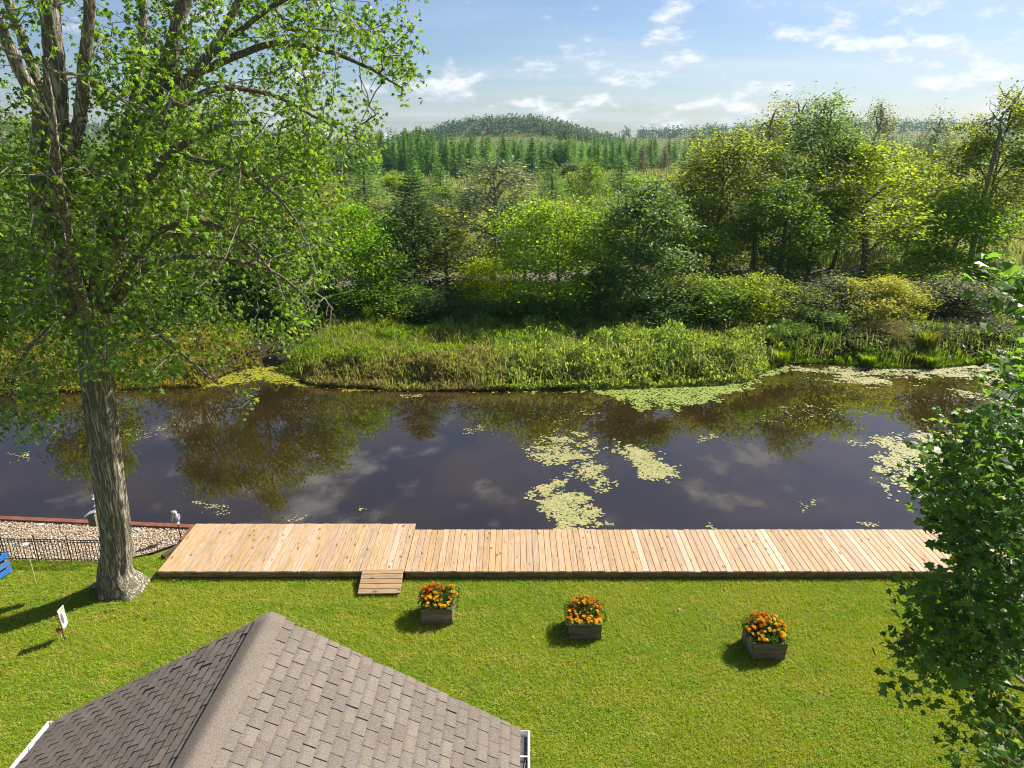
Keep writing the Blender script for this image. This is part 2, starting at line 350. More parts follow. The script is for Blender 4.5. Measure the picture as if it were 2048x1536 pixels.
# water
m, s = mat('water'); p = s.pos()
w1 = s.noise(p, 2.2, 3, .5, .4, (1, .55, 1)); w2 = s.noise(p, 14, 2, .5, .2, (1, .6, 1)); calm = s.ramp(s.noise(p, .16, 2), .42, .62, .2, 1.4)
h = s.math('MULTIPLY', s.math('ADD', s.math('MULTIPLY', w1, .8), s.math('MULTIPLY', w2, .10)), calm)
silt = s.mix(s.ramp(s.noise(p, .35, 3), .35, .65), (.016, .0105, .004), (.028, .017, .0055))
s.surf(s.bsdf(silt, .012, .5, s.bump(h, .030, .05), ior=1.8)); M['water'] = m
W = np.array([[-400, 15, WATER_Z], [400, 15, WATER_Z], [400, 38, WATER_Z], [-400, 38, WATER_Z]], float)
tag(link('water', mesh('water', W, [[[0, 1, 2, 3]]], m)), kind='structure')
# gravel road beyond the bank trees
m, s = mat('road_gravel'); n = s.noise(s.pos(), 9, 4); s.surf(s.bsdf(s.mix(n, (.10, .095, .08), (.17, .155, .135)), .95, .1)); 
rx = np.linspace(-120, 160, 60); ry = 48.5 + rx * .11 + 1.2 * np.sin(rx / 17)
V = np.concatenate([np.stack([rx, ry - 1.3, 0 * rx + .15], -1), np.stack([rx, ry + 1.3, 0 * rx + .15], -1)])
tag(link('road', mesh('road', V, [[[k, k + 1, 61 + k, 60 + k] for k in range(59)]], m)), kind='structure')

# ------------------------------------------------------------------ boardwalk
M['deck'] = wood_mat('deck_board_new', (.43, .31, .19), (.30, .19, .10), (.50, .42, .33), axis=1)
M['deck_red'] = wood_mat('deck_board_reddish', (.42, .30, .18), (.31, .19, .10), (.51, .43, .345), axis=1)
M['ramp'] = wood_mat('ramp_board', (.37, .255, .135), (.26, .16, .07), (.42, .32, .2), axis=0)
M['joist'] = wood_mat('deck_joist', (.30, .19, .095), (.16, .09, .045), (.34, .24, .14), axis=0, knots=False, weather=.5)
DZ = .20; PITCH_B, BW, BT = .1455, .1385, .036
def walkway(name, label, x0, x1, y0, y1, m, joist_h):
    t = thing(name, label, 'dock', ((x0 + x1) / 2, (y0 + y1) / 2, 0))
    L = y1 - y0; n = int(round((x1 - x0) / PITCH_B)); pt = (x1 - x0) / n
    me = MB().cbox((0, 0, 0), (pt - .0075, L, BT), .005).mesh('plank', m)
    for k in range(n):
        o = link('plank', me, t, (x0 + (k + .5) * pt - (x0 + x1) / 2, rng.normal(0, .007), DZ - BT / 2 + rng.normal(0, .0012)), (0, 0, rng.normal(0, .0012)))
    zj = DZ - BT - .002 - joist_h / 2
    for yy in (-L / 2 + .05, 0, L / 2 - .05):
        MB().box((0, yy, zj), (x1 - x0 - .03, .04, joist_h)).build('joist', M['joist'], t)
    for xx in np.arange(x0 + .25, x1, 2.4):
        MB().box((xx - (x0 + x1) / 2, L / 2 - .16, -.65), (.1, .1, 1.5 + .02)).build('post', M['joist'], t)
    return t
XS = -2.43
walkway('dock', 'pale new plank deck at the left end, wider and jutting farther over the water', -8.0, XS - .004, 13.70, 15.78, M['deck'], .13)
walkway('dock', 'long narrower reddish plank walkway running along the bank to the right behind the maple', XS + .004, 13.0, 13.70, 15.50, M['deck_red'], .15)
# little ramp
t = thing('ramp', 'small sloping wooden ramp of five crosswise boards down to the lawn', 'ramp', (-2.90, 13.39, 0), .02)
sl = math.atan2(.16, .66); me = MB().cbox((0, 0, 0), (.92, .128, .032), .004).mesh('ramp_board', M['ramp'])
for k in range(5):
    yy = -.28 + k * .135; link('ramp_board', me, t, (0, yy, .155 + yy * math.tan(sl)), (sl, 0, 0))
for xx in (-.38, .38): MB().box((xx, 0, .085), (.04, .55, .10), M=None).build('ramp_bearer', M['joist'], t, rot=(sl * .9, 0, 0))
# seawall and its rust-brown cap
M['rust'] = plain_mat('rust_brown_steel', (.17, .062, .040), .7, .3, .3, 5, .3)
M['darkwood'] = wood_mat('old_board', (.10, .07, .045), (.05, .035, .022), (.12, .09, .06), axis=0, weather=.4)
t = thing('seawall', 'rust brown steel seawall with a flat cap along the gravel bed', 'seawall', (-11.5, 16.1, 0))
def wpoly(P, w, z0, z1, off):
    mb = MB(); P = np.array(P, float) - np.array(off)
    for a, b in zip(P[:-1], P[1:]):
        d = b - a; L = np.hypot(*d); mb.box(((a + b)[0] / 2, (a + b)[1] / 2, (z0 + z1) / 2), (L, w, z1 - z0), math.atan2(d[1], d[0]))
    return mb
wpoly([(-30, 17.72), (-13.4, 16.36), (-8.12, 15.92)], .05, -1.3, .02, (-11.5, 16.1)).build('sheet_wall', M['rust'], t)
wpoly([(-30, 17.68), (-13.4, 16.32), (-8.10, 15.88)], .16, .022, .07, (-11.5, 16.1)).build('cap', M['rust'], t)
wpoly([(-8.115, 15.79), (-8.115, 15.20)], .13, .03, .075, (-11.5, 16.1)).build('cap_return', M['rust'], t)
MB().box((0, 0, 0), (.12, .7, .09)).build('timber_end', M['darkwood'], t, loc=(3.36, -1.27, .05), rot=(0, 0, -.35))
# gravel bed
GE = [(-20, 14.55), (-14, 14.55), (-12, 14.45), (-9.6, 14.36), (-9.0, 14.5), (-8.6, 14.72), (-8.3, 15.0), (-8.06, 15.18)]
def gravel_low(x): return np.interp(x, [p[0] for p in GE], [p[1] for p in GE])
gx = np.linspace(-20, -8.06, 60); V = np.concatenate([np.stack([gx, gravel_low(gx), 0 * gx + .006], -1), np.stack([gx, edge_y(gx), 0 * gx + .006], -1)])
m, s = mat('gravel_base'); n = s.noise(s.pos(), 45, 3, .7); s.surf(s.bsdf(s.mix(n, (.15, .12, .09), (.42, .34, .25)), .9, .2, s.bump(n, .8, .02)))
tag(link('gravel_bed', mesh('gravel_bed', V, [[[k, k + 1, 61 + k, 60 + k] for k in range(59)]], m)), kind='structure')
m, s = mat('pebble'); rd = s.geo().outputs['Random Per Island']; c = s.mix(rd, (.42, .32, .22), (.60, .53, .43)); c = s.mix(s.ramp(s.math('FRACT', s.math('MULTIPLY', rd, 13.7)), .7, .8), c, (.19, .155, .135)); c = s.mix(s.ramp(s.math('FRACT', s.math('MULTIPLY', rd, 5.1)), .8, .9), c, (.36, .21, .12))
s.surf(s.bsdf(c, .8, .3)); M['pebble'] = m
n = 11000; px_ = rng.uniform(-14.8, -8.06, n); py_ = rng.uniform(14.3, 16.4, n); k = (py_ > gravel_low(px_) + .03) & (py_ < edge_y(px_) - .08); px_, py_ = px_[k], py_[k]; n = len(px_)
oc = np.array([[1, 0, 0], [0, 1, 0], [-1, 0, 0], [0, -1, 0], [0, 0, 1], [0, 0, -1]]) * [1, .75, .55]; of = [[0, 1, 4], [1, 2, 4], [2, 3, 4], [3, 0, 4], [1, 0, 5], [2, 1, 5], [3, 2, 5], [0, 3, 5]]
X, Y, Z = frames(n, 1.5); V, F = scatter_leaves(np.stack([px_, py_, .014 + rng.random(n) * .012], -1), X, Y, Z, rng.uniform(.014, .036, n), (oc, of))
tag(link('gravel_stones', mesh('gravel_stones', V, [F], M['pebble'])), 'tan and cream pebbles spread between fence and seawall', 'gravel', kind='stuff')
M['black_plastic'] = plain_mat('black_edging', (.018, .02, .018), .6, .4)
t = tag(wpoly([(-9.15, 14.40), (-9.0, 14.47), (-8.6, 14.69), (-8.3, 14.97), (-8.08, 15.14)], .025, -.02, .06, (0, 0)).build('garden_edging', M['black_plastic']), 'thin black edging strip between gravel and lawn right of the trunk', 'edging')
# flat stones lying on the gravel
M['slate'] = plain_mat('pale_slate', (.42, .42, .42), .8, .3, .2)
for px, py, a, lb in ((82, 1049, .3, 'flat pale slate chip on the gravel by the seawall, left of the trunk'), (275, 1059, .1, 'flat pale slate chip on the gravel by the seawall, right of the trunk')):
    P = at(px, py, z=.03); mb = MB(); a5 = np.arange(5) * 2 * np.pi / 5
    Q = np.stack([.085 * np.cos(a5) * (1 + .25 * rng.random(5)), .05 * np.sin(a5), 0 * a5], -1); mb.add(np.vstack([Q - [0, 0, .012], Q * .92 + [0, 0, .012]]), [[[0, 1, 6, 5], [1, 2, 7, 6], [2, 3, 8, 7], [3, 4, 9, 8], [4, 0, 5, 9]], [5, 6, 7, 8, 9]])
    tag(mb.build('flat_stone', M['slate'], loc=P, rot=(.15, 0, a)), lb, 'stone')

# ------------------------------------------------------------------ black garden fence
M['iron'] = plain_mat('black_iron', (.012, .012, .013), .45, .5)
pk = MB().box((0, 0, .30), (.012, .012, .60)).mesh('picket', M['iron']); knob = MB().lathe([(.001, -.012), (.010, -.006), (.010, .006), (.001, .012)], 6).mesh('collar', M['iron'])
postm = MB().box((0, 0, .34), (.020, .020, .68)).lathe([(.001, .675), (.018, .69), (.018, .705), (.001, .72)], 8).mesh('post', M['iron'])
fx = np.arange(-13.5, -9.0, .785); nF = len(fx)
t = thing('garden_fence', 'low black metal picket fence along the gravel, left of the big trunk', 'fence', (-11, 14.4, 0))
for q in range(nF):
    fy = lambda x: 14.36 + (-9.5 - x) * .03
    link('post', postm, t, (fx[q] + 11, fy(fx[q]) - 14.4, 0))
    if q == nF - 1: break
    xa, xb = fx[q] + .03, fx[q + 1] - .03; drop = .012 * q
    for zz in (.60, .545, .075):
        MB().box(((xa + xb) / 2 + 11, fy((xa + xb) / 2) - 14.4, zz - drop * .4), (xb - xa, .014, .014), -.03).build('rail', M['iron'], t)
    for x in np.linspace(xa + .035, xb - .035, 9):
        o = link('picket', pk, t, (x + 11, fy(x) - 14.4 + .014, .012 - drop * .4)); link('collar', knob, o, (0, 0, .50))
# ------------------------------------------------------------------ blue slatted planter at the left edge
M['blue'] = wood_mat('blue_painted_board', (.015, .135, .42), (.010, .09, .30), (.16, .36, .60), axis=0, knots=False)
t = thing('raised_planter', 'bright blue slatted raised planter box at the left edge of the lawn', 'planter', (-11.95, 13.52, 0), -.22)
for zz in (.12, .30, .50):
    MB().box((.40, 0, zz), (.03, .95, .12)).build('slat', M['blue'], t); MB().box((-.40, 0, zz), (.03, .95, .12)).build('slat', M['blue'], t)
    MB().box((0, .49, zz), (.83, .03, .12)).build('slat', M['blue'], t); MB().box((0, -.49, zz), (.83, .03, .12)).build('slat', M['blue'], t)
M['terracotta_end'] = plain_mat('bare_wood_end', (.30, .15, .07), .8, .2)
for xx in (-.355, .355):
    for yy in (-.435, .435): MB().box((xx, yy, .28), (.055, .055, .56)).build('corner_post', M['terracotta_end'], t)
M['soil'] = plain_mat('dark_soil', (.045, .032, .022), .95, .1, .4, 20, .6)
MB().box((0, 0, .25), (.72, .9, .40)).build('soil', M['soil'], t)
n = 700; C = rng.normal(size=(n, 3)) * [.19, .25, .16] + [-.05, 0, .62]; C[:, 2] = np.maximum(C[:, 2], .46); X, Y, Z = frames(n, .8); V, F = scatter_leaves(C, X, Y, Z, rng.uniform(.07, .14, n), LEAF_OVAL)
pl = thing('leafy_plant', 'bushy bright green plant growing out of the blue planter', 'plant', (-11.95, 13.52, 0), -.22)
M['leaf_bright'] = leaf_mat('leaf_bright', (.07, .17, .02), trans=.4)
o = link('foliage', mesh('foliage', V, [F], M['leaf_bright']), pl)
mb = MB()
for q in range(14): a = rng.uniform(0, 6.28); mb.tube([(.08 * math.cos(a), .1 * math.sin(a), .45), (.14 * math.cos(a), .18 * math.sin(a), .6), (.2 * math.cos(a), .28 * math.sin(a), .72)], [.008, .006, .003], 4)
mb.build('stems', M['leaf_bright'], pl); pl.children[-1]['kind'] = 'stuff'
# ------------------------------------------------------------------ solar stake light
M['white_wire'] = plain_mat('pale_metal', (.62, .58, .45), .4, .5); M['glass_white'] = plain_mat('frosted_glass', (.78, .82, .86), .2, .6)
P = at(73, 1169, z=0); t = thing('stake_ornament', 'tall thin stake with a frosted glass flower top in front of the black fence', 'garden ornament', (P[0], P[1], 0))
MB().tube([(0, 0, -.02), (.0, 0, .5), (-.01, .01, 1.0)], [.006, .006, .005], 6).build('stake', M['white_wire'], t)
mb = MB()
for q in range(6):
    a = q * math.pi / 3; c_, s_ = math.cos(a), math.sin(a); mb.add([(0, 0, 1.0), (.035 * c_ - .025 * s_, .035 * s_ + .025 * c_, 1.03), (.085 * c_, .085 * s_, 1.05), (.035 * c_ + .025 * s_, .035 * s_ - .025 * c_, 1.03)], [[0, 1, 2, 3]])
o = mb.build('glass_petals', M['glass_white'], t); MB().lathe([(.002, .985), (.026, .995), (.032, 1.02), (.02, 1.05), (.002, 1.06)], 10).build('bulb', M['glass_white'], t, smooth=True)
# ------------------------------------------------------------------ garden flag
P = at(129, 1284, z=0); t = thing('garden_flag', 'small white garden flag with a purple motif hanging on a wire stand in the lawn', 'flag', (P[0], P[1], 0))
MB().tube([(0, .02, -.02), (0, .01, .4), (.0, -.02, .735)], [.006] * 3, 6).build('stand', M['iron'], t); 
MB().tube([(0, -.02, .73), (0, .2, .735), (.01, .46, .73)], [.005] * 3, 6).build('arm', M['iron'], t)
m, s = mat('flag_cloth'); v = s.tex('Object'); sp = s.n('ShaderNodeSeparateXYZ'); s.set(sp.inputs[0], v)
def ell(cy_, cz_, ry_, rz_): return s.ramp(s.math('ADD', s.math('POWER', s.math('DIVIDE', s.math('SUBTRACT', sp.outputs[1], cy_), ry_), 2.), s.math('POWER', s.math('DIVIDE', s.math('SUBTRACT', sp.outputs[2], cz_), rz_), 2.)), .85, 1.15, 1., 0.)
c = s.mix(ell(.075, .50, .045, .12), (.80, .79, .78), (.22, .17, .27)); c = s.mix(ell(.15, .68, .07, .03), c, (.62, .42, .18)); c = s.mix(ell(.19, .60, .02, .05), c, (.35, .5, .4))
pb = s.bsdf(c, .8, .2); tr = s.n('ShaderNodeBsdfTranslucent'); s.set(tr.inputs[0], c); s.surf(s.mixsh(.35, pb, tr.outputs[0]))
gy, gz = np.meshgrid(np.linspace(0.01, .21, 9), np.linspace(.28, .72, 12)); gxx = .02 * np.sin(gy * 22) * (.72 - gz) * 2 + .05 * (.72 - gz)
V = np.stack([gxx, gy, gz], -1).reshape(-1, 3); F = [[r * 9 + c_, r * 9 + c_ + 1, (r + 1) * 9 + c_ + 1, (r + 1) * 9 + c_] for r in range(11) for c_ in range(8)]
o = link('cloth', mesh('cloth', V, [F], m, True), t); sm = o.modifiers.new('thickness', 'SOLIDIFY'); sm.thickness = .002
P2 = at(124, 1277, z=.0); t = thing('pinwheel', 'little red and orange flower pinwheel on a short stick below the flag', 'pinwheel', (P2[0], P2[1], 0))
M['wheel_red'] = plain_mat('wheel_red', (.50, .05, .03), .5); M['wheel_or'] = plain_mat('wheel_orange', (.75, .28, .06), .5); M['wheel_green'] = plain_mat('wheel_leaf', (.25, .60, .22), .5)
MB().tube([(0, 0, -.02), (0, 0, .17)], [.005, .005], 6).build('stick', M['glass_white'], t)
for q in range(8):
    a = q * math.pi / 4; c_, s_ = math.cos(a), math.sin(a)
    mb = MB().add([(0, 0, 0), (.05 * c_ - .022 * s_, -.012, .05 * s_ + .022 * c_), (.085 * c_, 0, .085 * s_), (.05 * c_ + .022 * s_, .006, .05 * s_ - .022 * c_)], [[0, 1, 2, 3]])
    o = mb.build('petal', M['wheel_red'] if s_ > -.2 else M['wheel_or'], t, loc=(0, -.01, .2)); sm = o.modifiers.new('thickness', 'SOLIDIFY'); sm.thickness = .003
MB().lathe([(.001, -.01), (.014, -.006), (.014, .006), (.001, .01)], 8).build('hub', M['wheel_or'], t, loc=(0, -.012, .2), rot=(R(90), 0, 0))
for sx in (-1, 1):
    o = MB().add([(0, 0, .10), (.03 * sx, .0, .16), (.085 * sx, .03, .18), (.05 * sx, .02, .12)], [[0, 1, 2, 3]]).build('leaf_blade', M['wheel_green'], t); sm = o.modifiers.new('thickness', 'SOLIDIFY'); sm.thickness = .003
# ------------------------------------------------------------------ owl decoy on a pole
m, s = mat('owl_plumage'); v = s.tex('Object'); vo = s.n('ShaderNodeTexVoronoi'); s.set(vo.inputs['Vector'], v); vo.inputs['Scale'].default_value = 38
c = s.mix(s.ramp(vo.outputs['Distance'], .2, .6), (.36, .38, .42), (.14, .15, .17)); c = s.mix(s.ramp(s.noise(v, 9, 3), .45, .6), c, (.50, .52, .56)); s.surf(s.bsdf(c, .6, .4, s.bump(vo.outputs['Distance'], .4, .01))); M['owl'] = m
P = at(363, 1079, z=0); t = thing('owl_decoy', 'grey plastic owl decoy on a black pole beside the deck corner', 'owl decoy', (P[0], P[1], 0), R(35))
MB().tube([(0, 0, -.05), (-.01, .01, .2), (-.025, .02, .46)], [.016, .015, .014], 8).build('pole', M['iron'], t)
MB().lathe([(.001, -.02), (.045, -.015), (.05, .01), (.035, .03), (.001, .035)], 10).build('perch', M['glass_white'], t, loc=(-.025, .02, .46))
prof = [(.001, .0), (.045, .01), (.075, .06), (.088, .13), (.083, .19), (.066, .235), (.066, .26), (.070, .295), (.060, .33), (.034, .352), (.001, .36)]
bm = MB().lathe(prof, 16); o = bm.build('body', M['owl'], t, True, loc=(-.025, .02, .48), rot=(R(6), R(-8), 0))
for sx in (-1, 1):
    MB().lathe([(.022, 0), (.014, .025), (.001, .05)], 6).build('ear_tuft', M['owl'], o, loc=(.038 * sx, -.01, .335), rot=(0, R(18) * sx, 0))
    MB().lathe([(.001, -.11), (.026, -.05), (.034, .03), (.022, .09), (.001, .11)], 8).build('wing', M['owl'], o, True, loc=(.076 * sx, .012, .13), rot=(R(12), R(4) * sx, 0))
    e = MB().lathe([(.001, -.006), (.017, -.003), (.017, .004), (.001, .007)], 10).build('eye', plain_mat('owl_eye', (.65, .45, .05), .2, .6), o, loc=(.026 * sx, -.064, .295), rot=(R(90), 0, 0))
    MB().lathe([(.001, -.004), (.008, -.002), (.001, .004)], 8).build('pupil', M['iron'], e, loc=(0, 0, .006))
MB().lathe([(.012, 0), (.001, -.03)], 6).build('beak', M['iron'], o, loc=(0, -.074, .285), rot=(R(15), 0, 0))
MB().add([(-.03, .06, .03), (.03, .06, .03), (.022, .11, -.07), (-.022, .11, -.07), (-.03, .045, .02), (.03, .045, .02), (.022, .095, -.075), (-.022, .095, -.075)], [[[0, 1, 2, 3], [7, 6, 5, 4], [0, 4, 5, 1], [1, 5, 6, 2], [2, 6, 7, 3], [3, 7, 4, 0]]]).build('tail', M['owl'], o)

# ------------------------------------------------------------------ marigold planters
M['oldwood'] = wood_mat('weathered_board', (.17, .135, .10), (.08, .06, .043), (.26, .235, .20), axis=0, knots=False, weather=.35)
M['oldwood_y'] = wood_mat('weathered_board_side', (.20, .175, .145), (.10, .08, .06), (.30, .28, .25), axis=1, knots=False, weather=.2)
M['mari_leaf'] = leaf_mat('marigold_leaf', (.06, .13, .022), trans=.4, ypart=0.)
def petal_mat(name, c, c2):
    m, s = mat(name); oi = s.obj(); cc = s.hsv(s.mix(s.math('FRACT', s.math('MULTIPLY', oi.outputs['Random'], 5.3)), c, c2), .5, 1., s.math('ADD', .75, s.math('MULTIPLY', oi.outputs['Random'], .5)))
    p = s.bsdf(cc, .7, .2); t_ = s.n('ShaderNodeBsdfTranslucent'); s.set(t_.inputs[0], cc); s.surf(s.mixsh(.3, p, t_.outputs[0])); return m
M['mari_o'] = petal_mat('marigold_orange', (.72, .20, .012), (.72, .32, .02)); M['mari_r'] = petal_mat('marigold_rust', (.58, .12, .015), (.74, .24, .02)); M['mari_y'] = petal_mat('marigold_yellow', (.82, .55, .02), (.85, .44, .02))
def flower_mesh(m, nm):
    mb = MB()
    for ring, (nq, r0, r1, z0, z1) in enumerate(((9, .012, .044, .0, .012), (8, .008, .034, .008, .028), (6, .003, .022, .014, .040))):
        for q in range(nq):
            a = (q + .5 * ring) * 2 * math.pi / nq; w = .42 * 2 * math.pi / nq
            mb.add([(r0 * math.cos(a), r0 * math.sin(a), z0), (r1 * .9 * math.cos(a - w), r1 * .9 * math.sin(a - w), z1), (r1 * 1.08 * math.cos(a), r1 * 1.08 * math.sin(a), z1 * .8), (r1 * .9 * math.cos(a + w), r1 * .9 * math.sin(a + w), z1)], [[0, 1, 2, 3]])
    mb.lathe([(.006, -.03), (.014, -.008), (.016, .006)], 6)
    return mb.mesh(nm, m)
FL = [flower_mesh(M['mari_o'], 'flower'), flower_mesh(M['mari_r'], 'flower'), flower_mesh(M['mari_y'], 'flower')]
def planter(cx, yfront, w, d, where, mound, seed, nb=3):
    r = np.random.default_rng(seed); cyy = yfront + d / 2; H = .37
    t = thing('planter_box', f'weathered dark timber planter box {where}', 'planter', (cx, cyy, 0), r.normal(0, .02), None)
    bh = H / nb; T = .042
    mf = MB().cbox((0, 0, 0), (w, T, bh - .006), .004).mesh('plank', M['oldwood']); ms = MB().cbox((0, 0, 0), (T, d - 2 * T - .004, bh - .006), .004).mesh('plank', M['oldwood_y'])
    for q in range(nb):
        z = bh * (q + .5) + .004
        for sy in (-1, 1): link('plank', mf, t, (r.normal(0, .004), sy * (d / 2 - T / 2) + r.normal(0, .002), z))
        for sx in (-1, 1): link('plank', ms, t, (sx * (w / 2 - T / 2) + r.normal(0, .002), 0, z))
    for sx in (-1, 1):
        for sy in (-1, 1): MB().box((sx * (w / 2 - T - .03), sy * (d / 2 - T - .03), H / 2), (.05, .05, H - .01)).build('corner_post', M['oldwood'], t)
    MB().box((0, 0, .16), (w - 2 * T - .002, d - 2 * T - .002, .30)).build('soil', M['soil'], t)
    b = thing('marigolds', f'orange and yellow marigolds filling the planter box {where}', 'flowers', (cx, cyy, .31), 0, None)
    def top(x, y):  # height of the mound above the soil
        return mound(x, y)
    n = 2400; x = r.normal(0, w * .30, n).clip(-w * .6, w * .66); y = r.normal(.03, d * .28, n).clip(-d * .46, d * .64); z = top(x, y) * r.random(n) ** .6
    C = np.stack([x, y, z + .01], -1); X, Y, Z = frames(n, .5, r=r); V, F = scatter_leaves(C, X, Y, Z, r.uniform(.05, .10, n), LEAF_LONG)
    o = link('foliage', mesh('foliage', V, [F], M['mari_leaf']), b); o['kind'] = 'stuff'
    nf = int(r.integers(95, 118)); k = 0
    while k < nf:
        x, y = r.uniform(-w * .58, w * .62), r.uniform(-d * .5, d * .62)
        if (x / (w * .62)) ** 2 + ((y - .02) / (d * .62)) ** 2 > 1: continue
        z = top(x, y) * (1.0 + r.normal(0, .10)) + .01; f = y / d + .35 * r.normal() - .5 * x / w * r.random()
        me = FL[2] if f < .02 + .12 * (seed - 12) else (FL[0] if r.random() < .62 else FL[1])
        link('flower', me, b, (x, y, max(z, .05)), (r.normal(0, .35) - .15, r.normal(.1, .35), r.uniform(0, 6.28)), r.uniform(.58, .95)); k += 1
    return t
planter(-1.54, 12.10, .64, .62, 'nearest the little ramp', lambda x, y: .12 + .22 * np.exp(-((x + .12) / .22) ** 2 - ((y - .12) / .25) ** 2) + .16 * np.exp(-((x - .25) / .12) ** 2 - ((y - .2) / .2) ** 2), 11)
planter(1.455, 11.64, .64, .62, 'in the middle of the three', lambda x, y: .07 + .20 * np.exp(-((x) / .3) ** 2 - ((y - .2) / .25) ** 2), 12)
planter(4.90, 11.06, .64, .62, 'farthest right, nearest the foreground maple', lambda x, y: .13 + .20 * np.exp(-((x) / .4) ** 2 - ((y - .14) / .28) ** 2), 13)

# ------------------------------------------------------------------ garage roof
GY = 6.87; def_e = 9.5 - 1.005 * GY; ZR = 9.5 - .765 * GY; HW = .4225 * GY; GXC = -.4065 * GY
RISE = ZR - def_e; SLOPE = math.atan2(RISE, HW); SL = math.hypot(RISE, HW)
h = thing('garage', 'garage with brown shingled gable roof and white gutters in the foreground', 'building', (GXC, GY, 0), R(-1.4))
m, s = mat('asphalt_shingle'); oi = s.obj(); v = s.pos(); g1 = s.noise(v, 75, 2, .85); g2 = s.noise(v, 2.2, 3); rd = s.math('FRACT', s.math('ADD', oi.outputs['Random'], s.geo().outputs['Random Per Island'])); sp = s.n('ShaderNodeSeparateXYZ'); s.set(sp.inputs[0], s.tex('Object'))
c = s.mix(rd, (.120, .102, .088), (.180, .152, .130)); c = s.mix(s.ramp(s.math('FRACT', s.math('MULTIPLY', rd, 9.1)), .55, .9, 0, .5), c, (.125, .118, .118)); c = s.mix(s.ramp(g2, .4, .7, 0, .25), c, (.09, .066, .053))
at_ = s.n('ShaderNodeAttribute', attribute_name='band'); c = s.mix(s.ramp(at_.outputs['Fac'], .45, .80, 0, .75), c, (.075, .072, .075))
c = s.mix(s.ramp(g1, .35, .75, 0, .55), c, (.25, .215, .185)); c = s.mix(s.ramp(s.noise(v, 95, 1, .8), .54, .64, 0, .6), c, (.05, .04, .034))
s.surf(s.bsdf(c, .95, .15, s.bump(g1, .5, .006))); M['shingle'] = m
M['siding'] = plain_mat('pale_siding', (.55, .52, .46), .6, .3, .06); M['white_metal'] = plain_mat('white_gutter_metal', (.80, .80, .80), .35, .5, .04); M['gutter_in'] = plain_mat('gutter_inside_grime', (.05, .05, .055), .7, .3, .4, 20)
LEN = 9.0
# walls
mb = MB(); wi = HW - .35; zt = def_e + .35 * math.tan(SLOPE) - .15
mb.add([(-wi, -.3, 0), (wi, -.3, 0), (wi, -.3, zt), (0, -.3, ZR - .16), (-wi, -.3, zt), (-wi, -LEN + .3, 0), (wi, -LEN + .3, 0), (wi, -LEN + .3, zt), (0, -LEN + .3, ZR - .16), (-wi, -LEN + .3, zt)],
       [[0, 4, 3, 2, 1], [5, 6, 7, 8, 9], [[0, 1, 6, 5], [1, 2, 7, 6], [4, 0, 5, 9]]]); mb.build('wall', M['siding'], h)
roof = MB()
for sx in (-1, 1):
    nrm = np.array([sx * math.sin(SLOPE), 0, math.cos(SLOPE)]); a = np.array([0, 0, ZR]); b = np.array([sx * HW, 0, def_e]); th = .10
    q = [a, b, b + [0, -LEN, 0], a + [0, -LEN, 0]]; V = [p - nrm * .006 for p in q] + [p - nrm * th for p in q]
    roof.add(V, [[[0, 1, 2, 3], [7, 6, 5, 4], [0, 4, 5, 1], [1, 5, 6, 2], [2, 6, 7, 3]]])
ro = roof.build('roof', M['shingle'], h); ro['label'] = 'brown asphalt shingle gable roof'
EXPO = .1445; TAB = .212; nC = int(SL / EXPO)
def wedge(w, sx=1, hi=.012): # one shingle tab, local x down the slope, y along the eave; the edge nearest the viewer stands proud
    L = EXPO * 1.2; za, zb = (hi, .0045) if sx > 0 else (.0045 + .004, hi + .004)
    return MB().add([(-L + EXPO, 0, -.004), (EXPO, 0, -.004), (EXPO, w, -.004), (-L + EXPO, w, -.004), (-L + EXPO, 0, .002 + za * .3), (EXPO, 0, .011 + za), (EXPO, w, .011 + zb), (-L + EXPO, w, .002 + zb * .3)], [[[4, 5, 6, 7], [0, 4, 7, 3], [1, 2, 6, 5], [0, 1, 5, 4], [3, 7, 6, 2], [0, 3, 2, 1]]])
WD = (TAB - .0045, TAB - .006, TAB - .004); HI = (.009, .013, .007)
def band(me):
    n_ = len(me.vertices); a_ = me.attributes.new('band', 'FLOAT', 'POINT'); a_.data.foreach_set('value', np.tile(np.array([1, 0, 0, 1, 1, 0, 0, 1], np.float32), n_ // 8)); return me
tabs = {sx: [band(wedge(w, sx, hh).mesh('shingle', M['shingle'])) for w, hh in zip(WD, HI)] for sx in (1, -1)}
cand = []
hrot = np.array([[math.cos(R(-1.4)), -math.sin(R(-1.4)), 0], [math.sin(R(-1.4)), math.cos(R(-1.4)), 0], [0, 0, 1]])
for sx in (-1, 1):
    for k in range(nC + 1):
        off = (k * .43 * TAB + (.09 if sx < 0 else 0)) % TAB; q = 0
        while True:
            y = -off - q * TAB + TAB - .02; q += 1
            if y < -LEN + .1: break
            if y - TAB > .012: continue
            if k * EXPO > SL - .02: continue
            y0 = y - TAB; sdn = k * EXPO
            P = np.array([sx * math.cos(SLOPE) * sdn, y, ZR - math.sin(SLOPE) * sdn]); W_ = hrot @ P + [GXC, GY, 0]; pp = project(W_)
            cand.append((W_[1] < 1.5 or pp[1] > 1600 or pp[0] > 1100, pp[2], sx, sdn, y0))
cand.sort(key=lambda c_: (c_[0], c_[1] if c_[0] else -c_[1] * 0)); rest = MB(); cnt = 0
